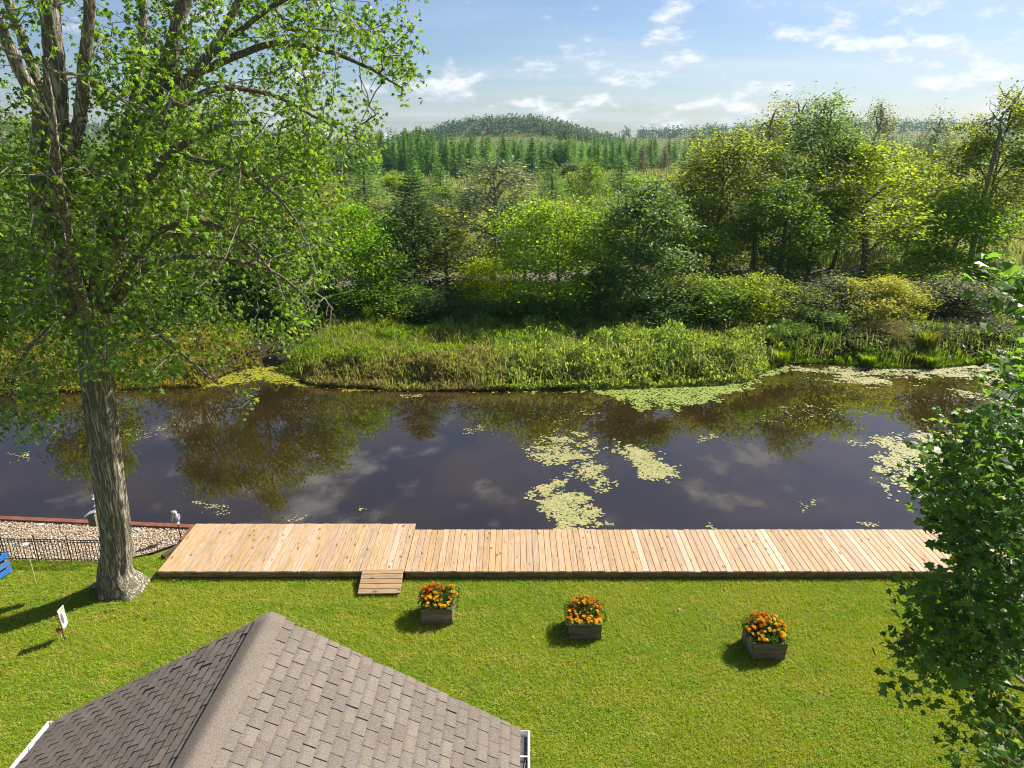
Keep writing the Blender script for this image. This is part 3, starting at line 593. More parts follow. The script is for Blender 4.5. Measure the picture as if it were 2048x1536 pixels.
for out, dep, sx, sdn, y0 in cand:
    jit = rng.normal(0, .004); w_i = int(rng.choice([0, 1, 1, 2])); 
    Rm = Matrix(((sx * math.cos(SLOPE), 0, sx * math.sin(SLOPE)), (0, 1, 0), (-math.sin(SLOPE), 0, math.cos(SLOPE))))
    wdt = WD[w_i]; lift = 0 if rng.random() > .04 else .007
    loc = np.array([sx * math.cos(SLOPE) * sdn, y0 + rng.uniform(.0, .006), ZR - math.sin(SLOPE) * sdn]) + np.array([sx * math.sin(SLOPE), 0, math.cos(SLOPE)]) * (lift + .0005 * w_i)
    if cnt < 300 and not out:
        o = link('shingle', tabs[sx][w_i], ro, loc)
        ys = min(1., (.03 - loc[1]) / wdt); o.scale = (1, ys, 1); wdt *= ys
        if sx > 0: o.rotation_euler = Rm.to_euler()
        else:   # mirrored side: turn about z instead of mirroring
            Rm2 = Matrix(((-math.cos(SLOPE), 0, -math.sin(SLOPE)), (0, -1, 0), (-math.sin(SLOPE), 0, math.cos(SLOPE)))); o.rotation_euler = Rm2.to_euler(); o.location.y = loc[1] + wdt
        cnt += 1
    else:
        wv = np.concatenate(wedge(wdt, 1, HI[w_i]).V); wv = wv * [1, min(1., (.03 - loc[1]) / wdt), 1]; V = wv @ np.array(Rm).T + loc; F = np.array([[4, 5, 6, 7], [0, 4, 7, 3], [1, 2, 6, 5], [0, 1, 5, 4], [3, 7, 6, 2], [0, 3, 2, 1]])
        rest.add(V, [F if sx > 0 else F[:, ::-1]])
if rest.n: o = rest.build('shingles', M['shingle'], ro); o['kind'] = 'stuff'; band(o.data)
# ridge cap
pr = []; cw = .20
for t_ in np.linspace(-1, 1, 11):
    a = abs(t_) * cw; pr.append((math.copysign(a * math.cos(SLOPE), t_), ZR + .052 - math.sqrt((a * math.sin(SLOPE)) ** 2 + .0007)))
yy = np.linspace(.025, -LEN, 60); V = np.array([[x, y, z] for y in yy for x, z in pr] + [[x, y, z - .03] for y in (yy[0],) for x, z in pr]); n_ = len(pr)
F = [[r * n_ + c_, r * n_ + c_ + 1, (r + 1) * n_ + c_ + 1, (r + 1) * n_ + c_] for r in range(len(yy) - 1) for c_ in range(n_ - 1)] + [[c_, len(yy) * n_ + c_, len(yy) * n_ + c_ + 1, c_ + 1] for c_ in range(n_ - 1)]
link('ridge_cap', mesh('ridge_cap', V, [np.array(F)[:, ::-1]], M['shingle'], True), ro)
for sx in (-1, 1): # rake edge boards + gutters
    a = np.array([0, -.03, ZR]); b = np.array([sx * HW, -.03, def_e]); nrm = np.array([sx * math.sin(SLOPE), 0, math.cos(SLOPE)])
    V = [a - nrm * .02, b - nrm * .02, b - nrm * .15, a - nrm * .15]; V = V + [p - [0, .03, 0] for p in V]
    MB().add(V, [[[0, 1, 2, 3], [7, 6, 5, 4], [0, 4, 5, 1], [1, 5, 6, 2], [2, 6, 7, 3], [3, 7, 4, 0]]]).build('rake_board', M['white_metal'], ro)
    gx0 = sx * (HW - .01); gz = def_e - .02; prof = [(0, .0), (0, -.10), (.075, -.10), (.105, -.03), (.105, .0), (.118, .0), (.118, -.012)]
    def chan(prof, y0, y1, inset=0.):
        n_ = len(prof); V = [[gx0 + sx * p, y0, gz + q] for p, q in prof] + [[gx0 + sx * p, y1, gz + q] for p, q in prof]
        return MB().add(V, [[[i, i + 1, n_ + i + 1, n_ + i] for i in range(n_ - 1)]])
    o = chan(prof, .03, -LEN).build('gutter', M['white_metal'], h); sm = o.modifiers.new('thickness', 'SOLIDIFY'); sm.thickness = .004
    V = [[gx0 + sx * p, .031, gz + q] for p, q in prof[:5]]; V += [[p[0], .035, p[2]] for p in V]; MB().add(V, [[0, 1, 2, 3, 4], [9, 8, 7, 6, 5], [[i, (i + 1) % 5, 5 + (i + 1) % 5, 5 + i] for i in range(5)]]).build('end_cap', M['white_metal'], o)
    MB().box((gx0 + sx * .048, -LEN / 2, gz - .088 if sx < 0 else gz - .062), (.082, LEN - .02, .012)).build('gutter_silt', M['gutter_in'], o)
    for yy_ in np.arange(-.35, -LEN, -.75): MB().box((gx0 + sx * .055, yy_, gz - .006), (.10, .018, .004)).build('hanger', M['white_metal'], o)
tg = thing('fallen_twig', 'thin bare twig lying in the right hand gutter', 'twig', (GXC + HW + .03, GY - .7, def_e - .06))
MB().tube([(.02, .25, 0), (-.01, .05, .012), (.03, -.3, 0)], [.005, .004, .003], 5).build('stem', M['twig'], tg)

# ------------------------------------------------------------------ big silver maple on the left
_ms = [(0, -.04), (.14, -.46), (.36, -.20), (.62, -.46), (.60, -.14), (1.0, 0)]
_msv = [(x, y, -.16 * abs(y) - .14 * x * x) for x, y in _ms] + [(x, -y, -.16 * abs(y) - .14 * x * x) for x, y in _ms[-2::-1]]
_msv = np.array([(.25, 0, .04)] + _msv); _k = len(_msv) - 1
LEAF_MAPLE_S = (_msv - [.3, 0, 0], [[0, i, i + 1] for i in range(1, _k)] + [[0, _k, 1]])
TB = at(238, 1176, z=0)
mt = thing('silver_maple', 'tall silver maple with a thick furrowed trunk on the left of the lawn', 'tree', (TB[0], TB[1], 0))
TB3 = np.array([TB[0], TB[1], 0])
tp = [TB3 + [0, 0, -.15], TB3 + [0, 0, .12], TB3 + [-.01, 0, .45], at(233, 1085, 13.36), at(222, 990, 13.36), at(211, 900, 13.35), at(200, 810, 13.32), at(194, 740, 13.3), at(192, 660, 13.3), at(196, 600, 13.3)]
tp = spline(tp, 60); hz = tp[:, 2]; tr = np.interp(hz, [-.2, 0, .25, .6, 1.2, 3.5, 5.2, 5.9, 7], [.50, .47, .38, .32, .292, .283, .292, .285, .22])
def wob(t, a):
    z = np.interp(t, np.linspace(0, 1, 60), hz)
    fl = np.exp(-np.maximum(z, 0) / .20); roots = .38 * np.maximum(0, np.cos(a * 5 + .6)) ** 3 + .25 * np.cos(a * 2 + 1.0) + .25 * np.maximum(0, np.cos(a - 3.5)) ** 4
    return 1 + fl * roots + .045 * np.cos(a * 9 + z * .6) + .03 * np.cos(a * 17 - z) + .05 * np.maximum(0, np.cos(a - 2.5 - .1 * z)) ** 6
V, F = tube(tp, tr, 60, wob); me = mesh('trunk', V - TB3, [F], M['bark_big'], True); link('trunk', me, mt)
def PL(*pts): return np.array([at(*p) for p in pts])
LIMBS = [
 (PL((188, 690, 13.3), (160, 610, 13.2), (128, 510, 13.1), (114, 420, 13.0), (116, 330, 12.9), (108, 230, 12.9), (98, 110, 12.9), (88, 0, 12.9), (70, -250, 12.9), (60, -480, 13)), .25, .10),
 (PL((118, 400, 13.0), (124, 300, 13.1), (116, 180, 13.2), (104, 50, 13.2), (96, -150, 13.3), (120, -380, 13.6)), .12, .05),
 (PL((150, 580, 13.2), (100, 490, 12.8), (72, 400, 12.5), (76, 240, 12.2), (45, 160, 12.0), (0, 70, 11.9), (-60, -60, 11.9), (-120, -240, 12)), .15, .06),
 (PL((112, 430, 13.0), (98, 300, 13.4), (88, 210, 13.6), (58, 125, 13.8), (30, 50, 13.9), (-20, -80, 14), (-60, -260, 14.2)), .11, .05),
 (PL((116, 390, 13.0), (138, 310, 12.8), (152, 240, 12.7), (162, 150, 12.6), (174, 50, 12.5), (190, -70, 12.5), (220, -300, 12.3)), .13, .06),
 (PL((196, 640, 13.3), (208, 540, 13.4), (228, 420, 13.5), (246, 330, 13.6), (270, 255, 13.7), (305, 185, 13.8), (342, 105, 13.9), (366, 20, 14), (395, -120, 14.1), (430, -330, 14.2)), .25, .08),
 (PL((215, 500, 13.4), (250, 440, 13.0), (276, 385, 12.8), (315, 340, 12.6), (350, 310, 12.4), (430, 262, 12.2), (510, 255, 12.1)), .13, .03),
 (PL((246, 330, 13.6), (252, 260, 14.2), (278, 170, 14.6), (290, 60, 14.8), (296, -80, 15), (310, -300, 15)), .12, .05),
 (PL((262, 400, 13.2), (292, 300, 13.0), (332, 225, 12.9), (380, 150, 12.8), (440, 60, 12.8), (500, -60, 12.8), (560, -220, 12.8)), .12, .04),
 (PL((215, 610, 13.35), (262, 535, 12.9), (300, 490, 12.7), (352, 452, 12.5), (430, 450, 12.3), (500, 490, 12.1), (562, 565, 12.0)), .085, .02),
 (PL((262, 540, 12.9), (310, 500, 13.4), (350, 470, 13.7), (420, 478, 13.9), (480, 520, 14.1)), .06, .02),
 (PL((215, 625, 13.3), (285, 545, 13.1), (335, 523, 13.0), (400, 512, 12.9), (480, 520, 12.8), (560, 548, 12.7), (640, 612, 12.6)), .075, .018),
 (PL((300, 190, 13.8), (400, 140, 13.5), (530, 88, 13.2), (640, 98, 13.0), (735, 138, 12.8), (800, 180, 12.7)), .085, .012),
 (PL((330, 230, 12.9), (430, 180, 13.6), (540, 190, 14.2), (640, 240, 14.6), (720, 280, 14.8)), .07, .015),
 (PL((350, 310, 12.4), (450, 330, 11.8), (540, 380, 11.4), (600, 450, 11.2)), .05, .015),
 (PL((170, 630, 13.2), (110, 640, 12.6), (55, 700, 12.1), (25, 770, 11.8), (45, 850, 11.6)), .06, .012),
 (PL((200, 620, 13.3), (260, 630, 12.6), (330, 680, 12.2), (400, 740, 12.0), (470, 800, 11.9)), .05, .010),
 (PL((188, 660, 13.3), (150, 560, 12.0), (130, 440, 11.0), (110, 300, 10.2), (90, 120, 9.8)), .12, .03),
 (PL((200, 600, 13.35), (260, 480, 14.8), (300, 360, 16.0), (340, 220, 16.6), (360, 60, 17)), .12, .03),
 (PL((380, 150, 12.8), (470, 60, 12.4), (600, -20, 12.2), (720, -60, 12.1)), .06, .015),
 (PL((160, 610, 13.2), (60, 560, 13.8), (-60, 500, 14.2), (-200, 420, 14.4)), .10, .03),
]
nodes = [tp[-14:]]
for P, r0, r1 in LIMBS:
    n = 8 * len(P); Q = spline(P, n); Q = Q + np.cumsum(rng.normal(size=Q.shape), 0) * .006
    Q[0] = P[0]; V, F = tube(Q, np.linspace(r0, r1, n) , 12 if r0 > .1 else 8); link('limb', mesh('limb', V - TB3, [F], M['bark_big'] if r0 > .1 else M['bark'], True), mt); nodes.append(Q[::2])
nodes = np.vstack(nodes)
CROWN = [(-600, -700), (900, -700), (840, -60), (832, 10), (826, 70), (846, 120), (812, 165), (760, 140), (700, 105), (668, 105), (655, 165), (726, 168), (716, 225), (757, 208), (742, 252), (762, 285), (750, 325), (700, 350),
         (690, 420), (700, 480), (660, 560), (640, 600), (612, 668), (560, 690), (470, 690), (440, 720), (390, 720), (300, 760), (230, 740), (180, 730), (130, 760), (90, 850), (40, 880), (-20, 850), (-300, 700), (-600, 400)]
GAPS = [[(112, 0), (168, 0), (154, 150), (150, 265), (112, 240), (122, 120)], [(55, 30), (84, 20), (92, 205), (76, 160)], [(160, 225), (215, 190), (215, 265), (165, 300)], [(430, 560), (560, 560), (560, 620), (430, 620)], [(330, 470), (420, 485), (440, 505), (340, 515)], [(500, 620), (560, 590), (560, 690), (500, 690)]]
r = np.random.default_rng(5); n = 60000; U = r.normal(size=(n, 3)); U /= np.linalg.norm(U, axis=1)[:, None]; U *= (r.random(n) ** (1 / 2.4))[:, None]
C = np.array([-7.8, 13.3, 10.6]) + U * [7.6, 4.4, 8.8]
pp = project(C); k = in_poly(pp[:, 0], pp[:, 1], CROWN)
for g in GAPS: k &= ~(in_poly(pp[:, 0], pp[:, 1], g) & (r.random(n) < .93))
lo = vnoise(C * .85 + 3.3) ; k &= lo > .40
k &= ~((pp[:, 0] < 260) & (pp[:, 1] < 300) & (r.random(n) < .65))
dn = np.array([np.linalg.norm(nodes[::3] - c, axis=1).min() if kk else 9 for c, kk in zip(C, k)]); k &= dn < 2.6
C = C[k]; pp = pp[k]
vis = (pp[:, 0] > -60) & (pp[:, 1] > -60); sel = np.concatenate([np.where(vis)[0][:1850], np.where(~vis)[0][:360]]); C = C[sel]
EXTRA = np.array([at(px, py, Y) for px, py, Y in ((812, 168, 12.7), (832, 128, 12.7), (770, 60, 12.8), (800, 30, 12.7), (820, 60, 12.7), (700, 60, 12.9), (740, 215, 14.8), (752, 230, 14.8), (725, 185, 14.6), (720, 250, 14.8), (485, 775, 11.9), (490, 800, 11.9), (55, 862, 11.6), (40, 845, 11.6), (75, 800, 11.7), (60, 780, 11.7), (100, 815, 11.7), (280, 780, 12.4), (300, 740, 12.4))])
C = np.vstack([C, EXTRA])
tw = grow(nodes, C, .0048, .30, .055, 4, .48, .05, 4); o = tw.build('twigs', M['twig'], mt, loc=-TB3); o['kind'] = 'stuff'
# bare dead twigs
dead = np.array([at(px + r.normal(0, 16), py + r.normal(0, 12), 12.3 + r.normal(0, .35)) for px, py in ((620, 560), (650, 610), (665, 630), (600, 640), (640, 680), (655, 690), (560, 600), (450, 720), (480, 740), (495, 800), (430, 800), (20, 660), (60, 620), (110, 600), (150, 640), (470, 600), (300, 620), (350, 650), (680, 590), (700, 520), (805, 190), (780, 170)) for _ in range(2)])
o = grow(np.vstack([nodes, C]), dead, .0045, .1, .02, 4, .5, -.05, 9).build('dead_twigs', M['twig'], mt, loc=-TB3); o['kind'] = 'stuff'
LPC = 15; n = len(C) * LPC; cc = np.repeat(C, LPC, 0); off = np.clip(r.normal(size=(n, 3)), -1.7, 1.7) * [.125, .125, .17]; P = cc + off - [0, 0, .04]
X, Y, Z = frames(n, .35, .8, r); X[:, 2] -= .55; X /= np.linalg.norm(X, axis=1)[:, None]; Y = np.cross(Z, X); Y /= np.linalg.norm(Y, axis=1)[:, None]; Z = np.cross(X, Y)
S = r.uniform(.070, .125, n)
def split_leaves(parent, base, P, X, Y, Z, S, tpl, m, leafname='leaf', big=300):
    pj = project(P); size = S / np.maximum(pj[:, 2], .5); infr = (pj[:, 0] > 0) & (pj[:, 0] < 2048) & (pj[:, 1] > 0) & (pj[:, 1] < 1536) & (pj[:, 2] > 1)
    order = np.argsort(-(size * infr)); top = order[:big]; restk = order[big:]
    one = mesh(leafname, tpl[0], [np.asarray(tpl[1])], m)
    for i in top:
        o = bpy.data.objects.new(leafname, one); COL.objects.link(o); o.parent = parent
        o.matrix_basis = Matrix(((X[i, 0] * S[i], Y[i, 0] * S[i], Z[i, 0] * S[i], P[i, 0] - base[0]), (X[i, 1] * S[i], Y[i, 1] * S[i], Z[i, 1] * S[i], P[i, 1] - base[1]), (X[i, 2] * S[i], Y[i, 2] * S[i], Z[i, 2] * S[i], P[i, 2] - base[2]), (0, 0, 0, 1)))
    V, F = scatter_leaves(P[restk] - base, X[restk], Y[restk], Z[restk], S[restk], tpl)
    o = link('foliage', mesh('foliage', V, [F], m), parent); o['kind'] = 'stuff'
split_leaves(mt, TB3, P, X, Y, Z, S, LEAF_MAPLE_S, M['maple'])
# birdhouse fixed to the back of the trunk, white ornaments above it
M['box_wood'] = wood_mat('olive_board', (.20, .17, .10), (.11, .09, .05), (.25, .22, .15), axis=2, knots=False, weather=.3); M['zinc'] = plain_mat('pale_zinc', (.55, .57, .62), .4, .5, .1)
P0 = at(190, 1050, 13.62); bh = thing('birdhouse', 'olive wooden birdhouse with a pale sloping lid fixed behind the trunk', 'birdhouse', P0)
MB().box((0, 0, .14), (.16, .15, .27)).build('box', M['box_wood'], bh); MB().box((0, 0, 0), (.27, .22, .018)).build('lid', M['zinc'], bh, loc=(.0, 0, .315), rot=(0, R(-24), 0))
MB().lathe([(.001, 0), (.022, 0), (.022, .004), (.001, .004)], 12).build('entrance_hole', M['iron'], bh, loc=(-.082, 0, .17), rot=(0, R(-90), 0)); MB().tube([(-.08, 0, .10), (-.14, 0, .10)], [.006, .006], 6).build('perch', M['box_wood'], bh)
M['white_plastic'] = plain_mat('white_plastic', (.78, .78, .76), .4, .5)
P1 = at(194, 1020, 13.62); wc = thing('wind_chime', 'string of small white ornaments hanging against the trunk above the birdhouse', 'ornament', P1)
MB().tube([(0, 0, -.05), (0, 0, .42)], [.003, .003], 4).build('cord', M['iron'], wc)
for q, (dx, dz, rr) in enumerate(((-.005, .0, .04), (-.01, .10, .055), (.005, .19, .035), (-.015, .27, .05), (-.02, .345, .035))):
    MB().lathe([(.001, -.03), (rr * .7, -.02), (rr, .0), (rr * .4, .03), (.001, .055)], 8).build('ornament', M['white_plastic'], wc, loc=(dx, 0, dz), rot=(R(20 * (-1) ** q), R(15 * q - 30), 0))

# ------------------------------------------------------------------ Norway maple, right foreground
NB = np.array([9.3, 7.5, 0.]); nm = thing('broadleaf_maple', 'dark leafy maple at the right edge of the foreground', 'tree', NB)
V, F = tube(spline([NB + [0, 0, -.1], NB + [.0, 0, .5], NB + [-.1, .1, 2.5], NB + [-.05, .1, 5], NB + [-.1, 0, 7.4]], 40), np.interp(np.linspace(0, 1, 40), [0, .08, .4, 1], [.27, .20, .15, .03]), 14); link('trunk', mesh('trunk', V - NB, [F], M['bark'], True), nm)
nod = [np.linspace(NB + [0, 0, 1.2], NB + [-.1, 0, 7.2], 20)]
for q in range(16):
    z = 1.2 + q * .38; a = q * 2.4 + 2.6; L = 3.9 * math.sqrt(max(.1, 1 - ((z - 4.0) / 4.6) ** 2)); d = np.array([math.cos(a), math.sin(a) * .72, 0])
    Q = spline([NB + [0, 0, z], NB + d * L * .35 + [0, 0, z + .45], NB + d * L * .7 + [0, 0, z + .65], NB + d * L * .95 + [0, 0, z + .6]], 16)
    V, F = tube(Q, np.linspace(.055, .015, 16), 7); link('limb', mesh('limb', V - NB, [F], M['bark'], True), nm); nod.append(Q[::2])
nod = np.vstack(nod)
RP = [(2600, 420), (2150, 560), (2050, 640), (2005, 690), (1990, 745), (2020, 800), (1960, 815), (1905, 815), (1885, 850), (1915, 880), (1850, 905), (1815, 935), (1845, 975), (1850, 1020), (1880, 1050), (1885, 1085), (1925, 1110), (1930, 1145), (1880, 1162), (1810, 1180), (1812, 1215), (1870, 1225), (1842, 1262), (1758, 1262), (1780, 1300), (1850, 1325), (1885, 1345), (1830, 1355), (1778, 1362), (1800, 1400), (1865, 1430), (1800, 1425), (1735, 1432), (1760, 1475), (1800, 1510), (1790, 1560), (1850, 1900), (2600, 1900)]
r = np.random.default_rng(8); n = 30000; U = r.normal(size=(n, 3)); U /= np.linalg.norm(U, axis=1)[:, None]; U *= (.25 + .75 * r.random(n) ** .5)[:, None]
C = NB + [-.1, -.2, 4.5] + U * [4.7, 2.9, 4.1]; pp = project(C); front = pp[:, 2] > .8
out = (pp[:, 0] > 2060) | (pp[:, 1] > 1550) | ~front
k = (C[:, 2] > .5) & (out | in_poly(pp[:, 0], pp[:, 1], RP)) & (vnoise(C * 1.35 + 9) > .45)
k &= ~((pp[:, 2] < 5.2) & ~out)          # no leaf right in front of the lens
C, out = C[k], out[k]; sel = np.concatenate([np.where(~out)[0][:450], np.where(out)[0][:520]]); C = C[sel]
SPR = np.array([at(px, py, 5.6) for px, py in ((2004, 552), (2028, 575), (2050, 590), (2040, 610))])
C = np.vstack([C, SPR])
o = grow(nod, C, .0042, .3, .03, 4, .45, .03, 6).build('twigs', M['twig'], nm, loc=-NB); o['kind'] = 'stuff'
LPC = 15; n = len(C) * LPC; P = np.repeat(C, LPC, 0) + np.clip(r.normal(size=(n, 3)), -1.5, 1.5) * [.15, .15, .12]; S = r.uniform(.08, .155, n)
X, Y, Z = frames(n, .75, .7, r); X[:, 2] -= .35; X /= np.linalg.norm(X, axis=1)[:, None]; Y = np.cross(Z, X); Y /= np.linalg.norm(Y, axis=1)[:, None]; Z = np.cross(X, Y)
split_leaves(nm, NB, P, X, Y, Z, S, LEAF_MAPLE, M['maple_dark'])

# ------------------------------------------------------------------ tree prototypes
def deci(seed, H, W, base=.22, lobes=9, ncl=150, lpc=45, ls=.13, tpl=LEAF_OVAL, up=.5, clr=.42, lean=0., multi=1, shell=.5, stretch=1., trunk_r=None, bare=0):
    """broadleaf tree of height H and crown width W; returns (trunk mesh, crown mesh)"""
    r = np.random.default_rng(seed); mb = MB(); nodes = []; ctr = []
    tr0 = trunk_r or H * .011
    for q in range(multi):
        a = r.uniform(0, 6.28); sp_ = 0 if multi == 1 else W * .22
        T = spline([(0, 0, -.1), (sp_ * .3 * math.cos(a) + r.normal(0, .02) * H, sp_ * .3 * math.sin(a), H * .3), (sp_ * math.cos(a) + lean * H * .6 + r.normal(0, .02) * H, sp_ * math.sin(a) + r.normal(0, .02) * H, H * .62), (sp_ * 1.3 * math.cos(a) + lean * H, sp_ * 1.3 * math.sin(a), H * .86)], 14)
        mb.tube(T, np.linspace(tr0, tr0 * .06, 14), 7, cap=False); nodes.append(T[3:])
    T = nodes[0]
    for q in range(lobes):
        f = (q + .5) / lobes; z = H * (base + (1 - base) * (.12 + .80 * f)); prof = math.sin(math.pi * min(.98, .16 + .80 * f)) ** .7; a = q * 2.4 + r.uniform(-.5, .5)
        rad = W * .5 * prof * r.uniform(.45, .78); c = np.array([math.cos(a) * rad + lean * z, math.sin(a) * rad, z + r.normal(0, .03) * H]); lr = W * .5 * r.uniform(.22, .50) * (.6 + .4 * prof)
        src = T[np.argmin(np.abs(T[:, 2] - (z - rad * .6)))]; L = spline([src, (src + c) / 2 + [0, 0, .06 * H], c], 8); mb.tube(L, np.linspace(tr0 * .42, tr0 * .12, 8), 5, cap=False); nodes.append(L[2:]); ctr.append((c, lr))
    Cs = []
    per = int(math.ceil(ncl / lobes))
    for c, lr in ctr:
        U = r.normal(size=(per, 3)); U /= np.linalg.norm(U, axis=1)[:, None]; U *= ((shell + (1 - shell) * r.random(per) ** .6) * np.where(r.random(per) < .16, r.uniform(1.15, 1.6, per), 1.))[:, None]; Cs.append(c + U * [lr, lr, lr * .85 * stretch])
    Cs = np.vstack(Cs); Cs = Cs[(Cs[:, 2] > base * H * .7) & (Cs[:, 2] < H * 1.02)]
    g = grow(np.vstack(nodes), Cs, tr0 * .045, .3, tr0 * .3, 3, .5, .05, seed); mb.add(np.concatenate(g.V), [np.concatenate(f) for f in g.F.values()])
    n = len(Cs) * lpc; sz = clr * W / 6
    sk = np.repeat(r.uniform(.55, 1.25, len(Cs)), lpc)[:, None]; P = np.repeat(Cs, lpc, 0) + r.normal(size=(n, 3)) * [sz, sz, sz * .7 * stretch] * sk; X, Y, Z = frames(n, up, 1., r); V, F = scatter_leaves(P, X, Y, Z, r.uniform(.65, 1.35, n) * ls, tpl)
    return mb, V, F
def conifer(seed, H, W, whorls, per, cards, droop=.15, cl=.35, cw=.10, base=.05, jag=.25, power=.9):
    r = np.random.default_rng(seed); mb = MB(); mb.tube([(0, 0, -.1), (0, 0, H * .5), (0, 0, H * .99)], [H * .013, H * .008, H * .001], 6, cap=False); Vs = []; Fs = []; n0 = 0; Cc = []; Dd = []; Ss = []
    for w in range(whorls):
        f = w / whorls; z = H * (base + (1 - base) * f ** .92); L0 = W * .5 * (1 - f) ** power + .03 * W
        for q in range(per if f < .7 else max(4, per - 2)):
            a = q * 6.283 / per + w * 1.1 + r.normal(0, .2); L = L0 * r.uniform(1 - jag, 1 + jag * .6); d = np.array([math.cos(a), math.sin(a), -droop + .25 * f])
            ps = np.linspace(.12, 1, cards) ** .8
            for t_ in ps:
                c = np.array([0, 0, z]) + d * L * t_ + r.normal(size=3) * [.06, .06, .05] * L0 + [0, 0, .10 * L * t_ * t_]; Cc.append(c); Dd.append(d + r.normal(size=3) * .45); Ss.append(r.uniform(.7, 1.3) * (1.05 - .6 * f))
            if cards > 5: mb.tube([(0, 0, z), np.array([0, 0, z]) + d * L * .9 + [0, 0, .08 * L]], [.012, .004], 3, cap=False)
    for q in range(7): Cc.append(np.array([0, 0, H * (1.01 - q * .012)])); Dd.append(np.array([r.normal() * .15, r.normal() * .15, 1.])); Ss.append(.38)
    Cc, Dd, Ss = np.array(Cc), np.array(Dd), np.array(Ss); X = Dd / np.linalg.norm(Dd, axis=1)[:, None]; Zr = r.normal(size=X.shape) * .6 + [0, 0, 1.]; Y = np.cross(Zr, X); Y /= np.linalg.norm(Y, axis=1)[:, None] + 1e-9; Z = np.cross(X, Y)
    tv = np.array([[-.3, 0, 0], [.2, -.5 * cw / cl, .03], [.7, 0, -.04], [.2, .5 * cw / cl, .03]]); V, F = scatter_leaves(Cc, X, Y, Z, Ss * cl, (tv, [[0, 1, 2, 3]])); return mb, V, F
class Proto:
    def __init__(s, data, H, W, leaf='leaf', bark='bark'):
        mb, V, F = data; s.H, s.W = H, W; s.t = mb.mesh('trunk', M[bark]); s.c = mesh('crown', V, [F], M[leaf]); s.V, s.F = V, F; s.ztop = float(np.percentile(V[:, 2], 99.7)); s.w = float(np.percentile(V[:, 0], 98) - np.percentile(V[:, 0], 2))
    def put(s, name, label, cat, loc, h, w, tint, rz=None, group=None, trunk=True):
        t = thing(name, label, cat, loc, rng.uniform(0, 6.28) if rz is None else rz, group); sc = (w / s.w, w / s.w, h / s.ztop)
        o = link('trunk', s.t, t, scale=sc); c = link('crown', s.c, t, scale=sc); c.color = tuple(tint) + (1,); return t
PR = {
 'round': [Proto(deci(21 + q, 7, 6, .10, 14, 250, 56, .165), 7, 6) for q in range(3)],
 'tall': [Proto(deci(31 + q, 11, 5, .16, 16, 270, 50, .17, stretch=1.25, clr=.40), 11, 5) for q in range(3)],
 'poplar': [Proto(deci(41 + q, 12, 3.6, .16, 20, 200, 36, .14, stretch=2.2, clr=.40, shell=.25), 12, 3.6, bark='bark_pale') for q in range(3)],
 'dark': [Proto(deci(51 + q, 7.5, 5, .04, 15, 260, 56, .165, LEAF_OVAL), 7.5, 5, 'leaf_dark') for q in range(2)],
 'shrub': [Proto(deci(61 + q, 2.8, 3.4, .0, 13, 170, 52, .12, multi=5, trunk_r=.03, clr=.5), 2.8, 3.4) for q in range(4)],
 'willow': [Proto(deci(71 + q, 3., 3.6, .0, 12, 160, 60, .17, LEAF_LONG, multi=6, trunk_r=.03, clr=.55), 3., 3.6) for q in range(2)],
 'lean': [Proto(deci(81, 9, 6, .24, 13, 240, 52, .165, lean=.22, trunk_r=.16), 9, 6)],
 'far': [Proto(deci(91 + q, 3.2, 4.2, .0, 9, 80, 40, .27, multi=3, trunk_r=.03, clr=.6), 3.2, 4.2) for q in range(3)],
 'cedar': [Proto(conifer(101, 8, 5.2, 36, 11, 20, -.02, .34, .10, .03, .45, .75), 8, 5.2, 'needle')],
 'tamarack': [Proto(conifer(111 + q, 8, 3.6, 26, 9, 8, .05, .40, .16, .04, .3, .9), 8, 3.6, 'needle') for q in range(2)],
 'spruce': [Proto(conifer(121 + q, 11, 4.4, 26, 9, 4, .22, .85, .36, .04, .35, .95), 11, 4.4, 'needle') for q in range(4)],
}
cnt_ = {}
def put(kind, name, label, cat, px, ytop, Y, wpx, tint, group=None, rz=None, zb=.12, q=None):
    i = cnt_.get(kind, 0) if q is None else q; cnt_[kind] = i + 1; pr = PR[kind][i % len(PR[kind])]
    top = at(px, ytop, Y); w = wpx / F_PX * (Y * CP + (CAM_Z - 3) * SP); return pr.put(name, label, cat, (top[0], Y, zb), max(.5, top[2] - zb), w, tint, rz, group)

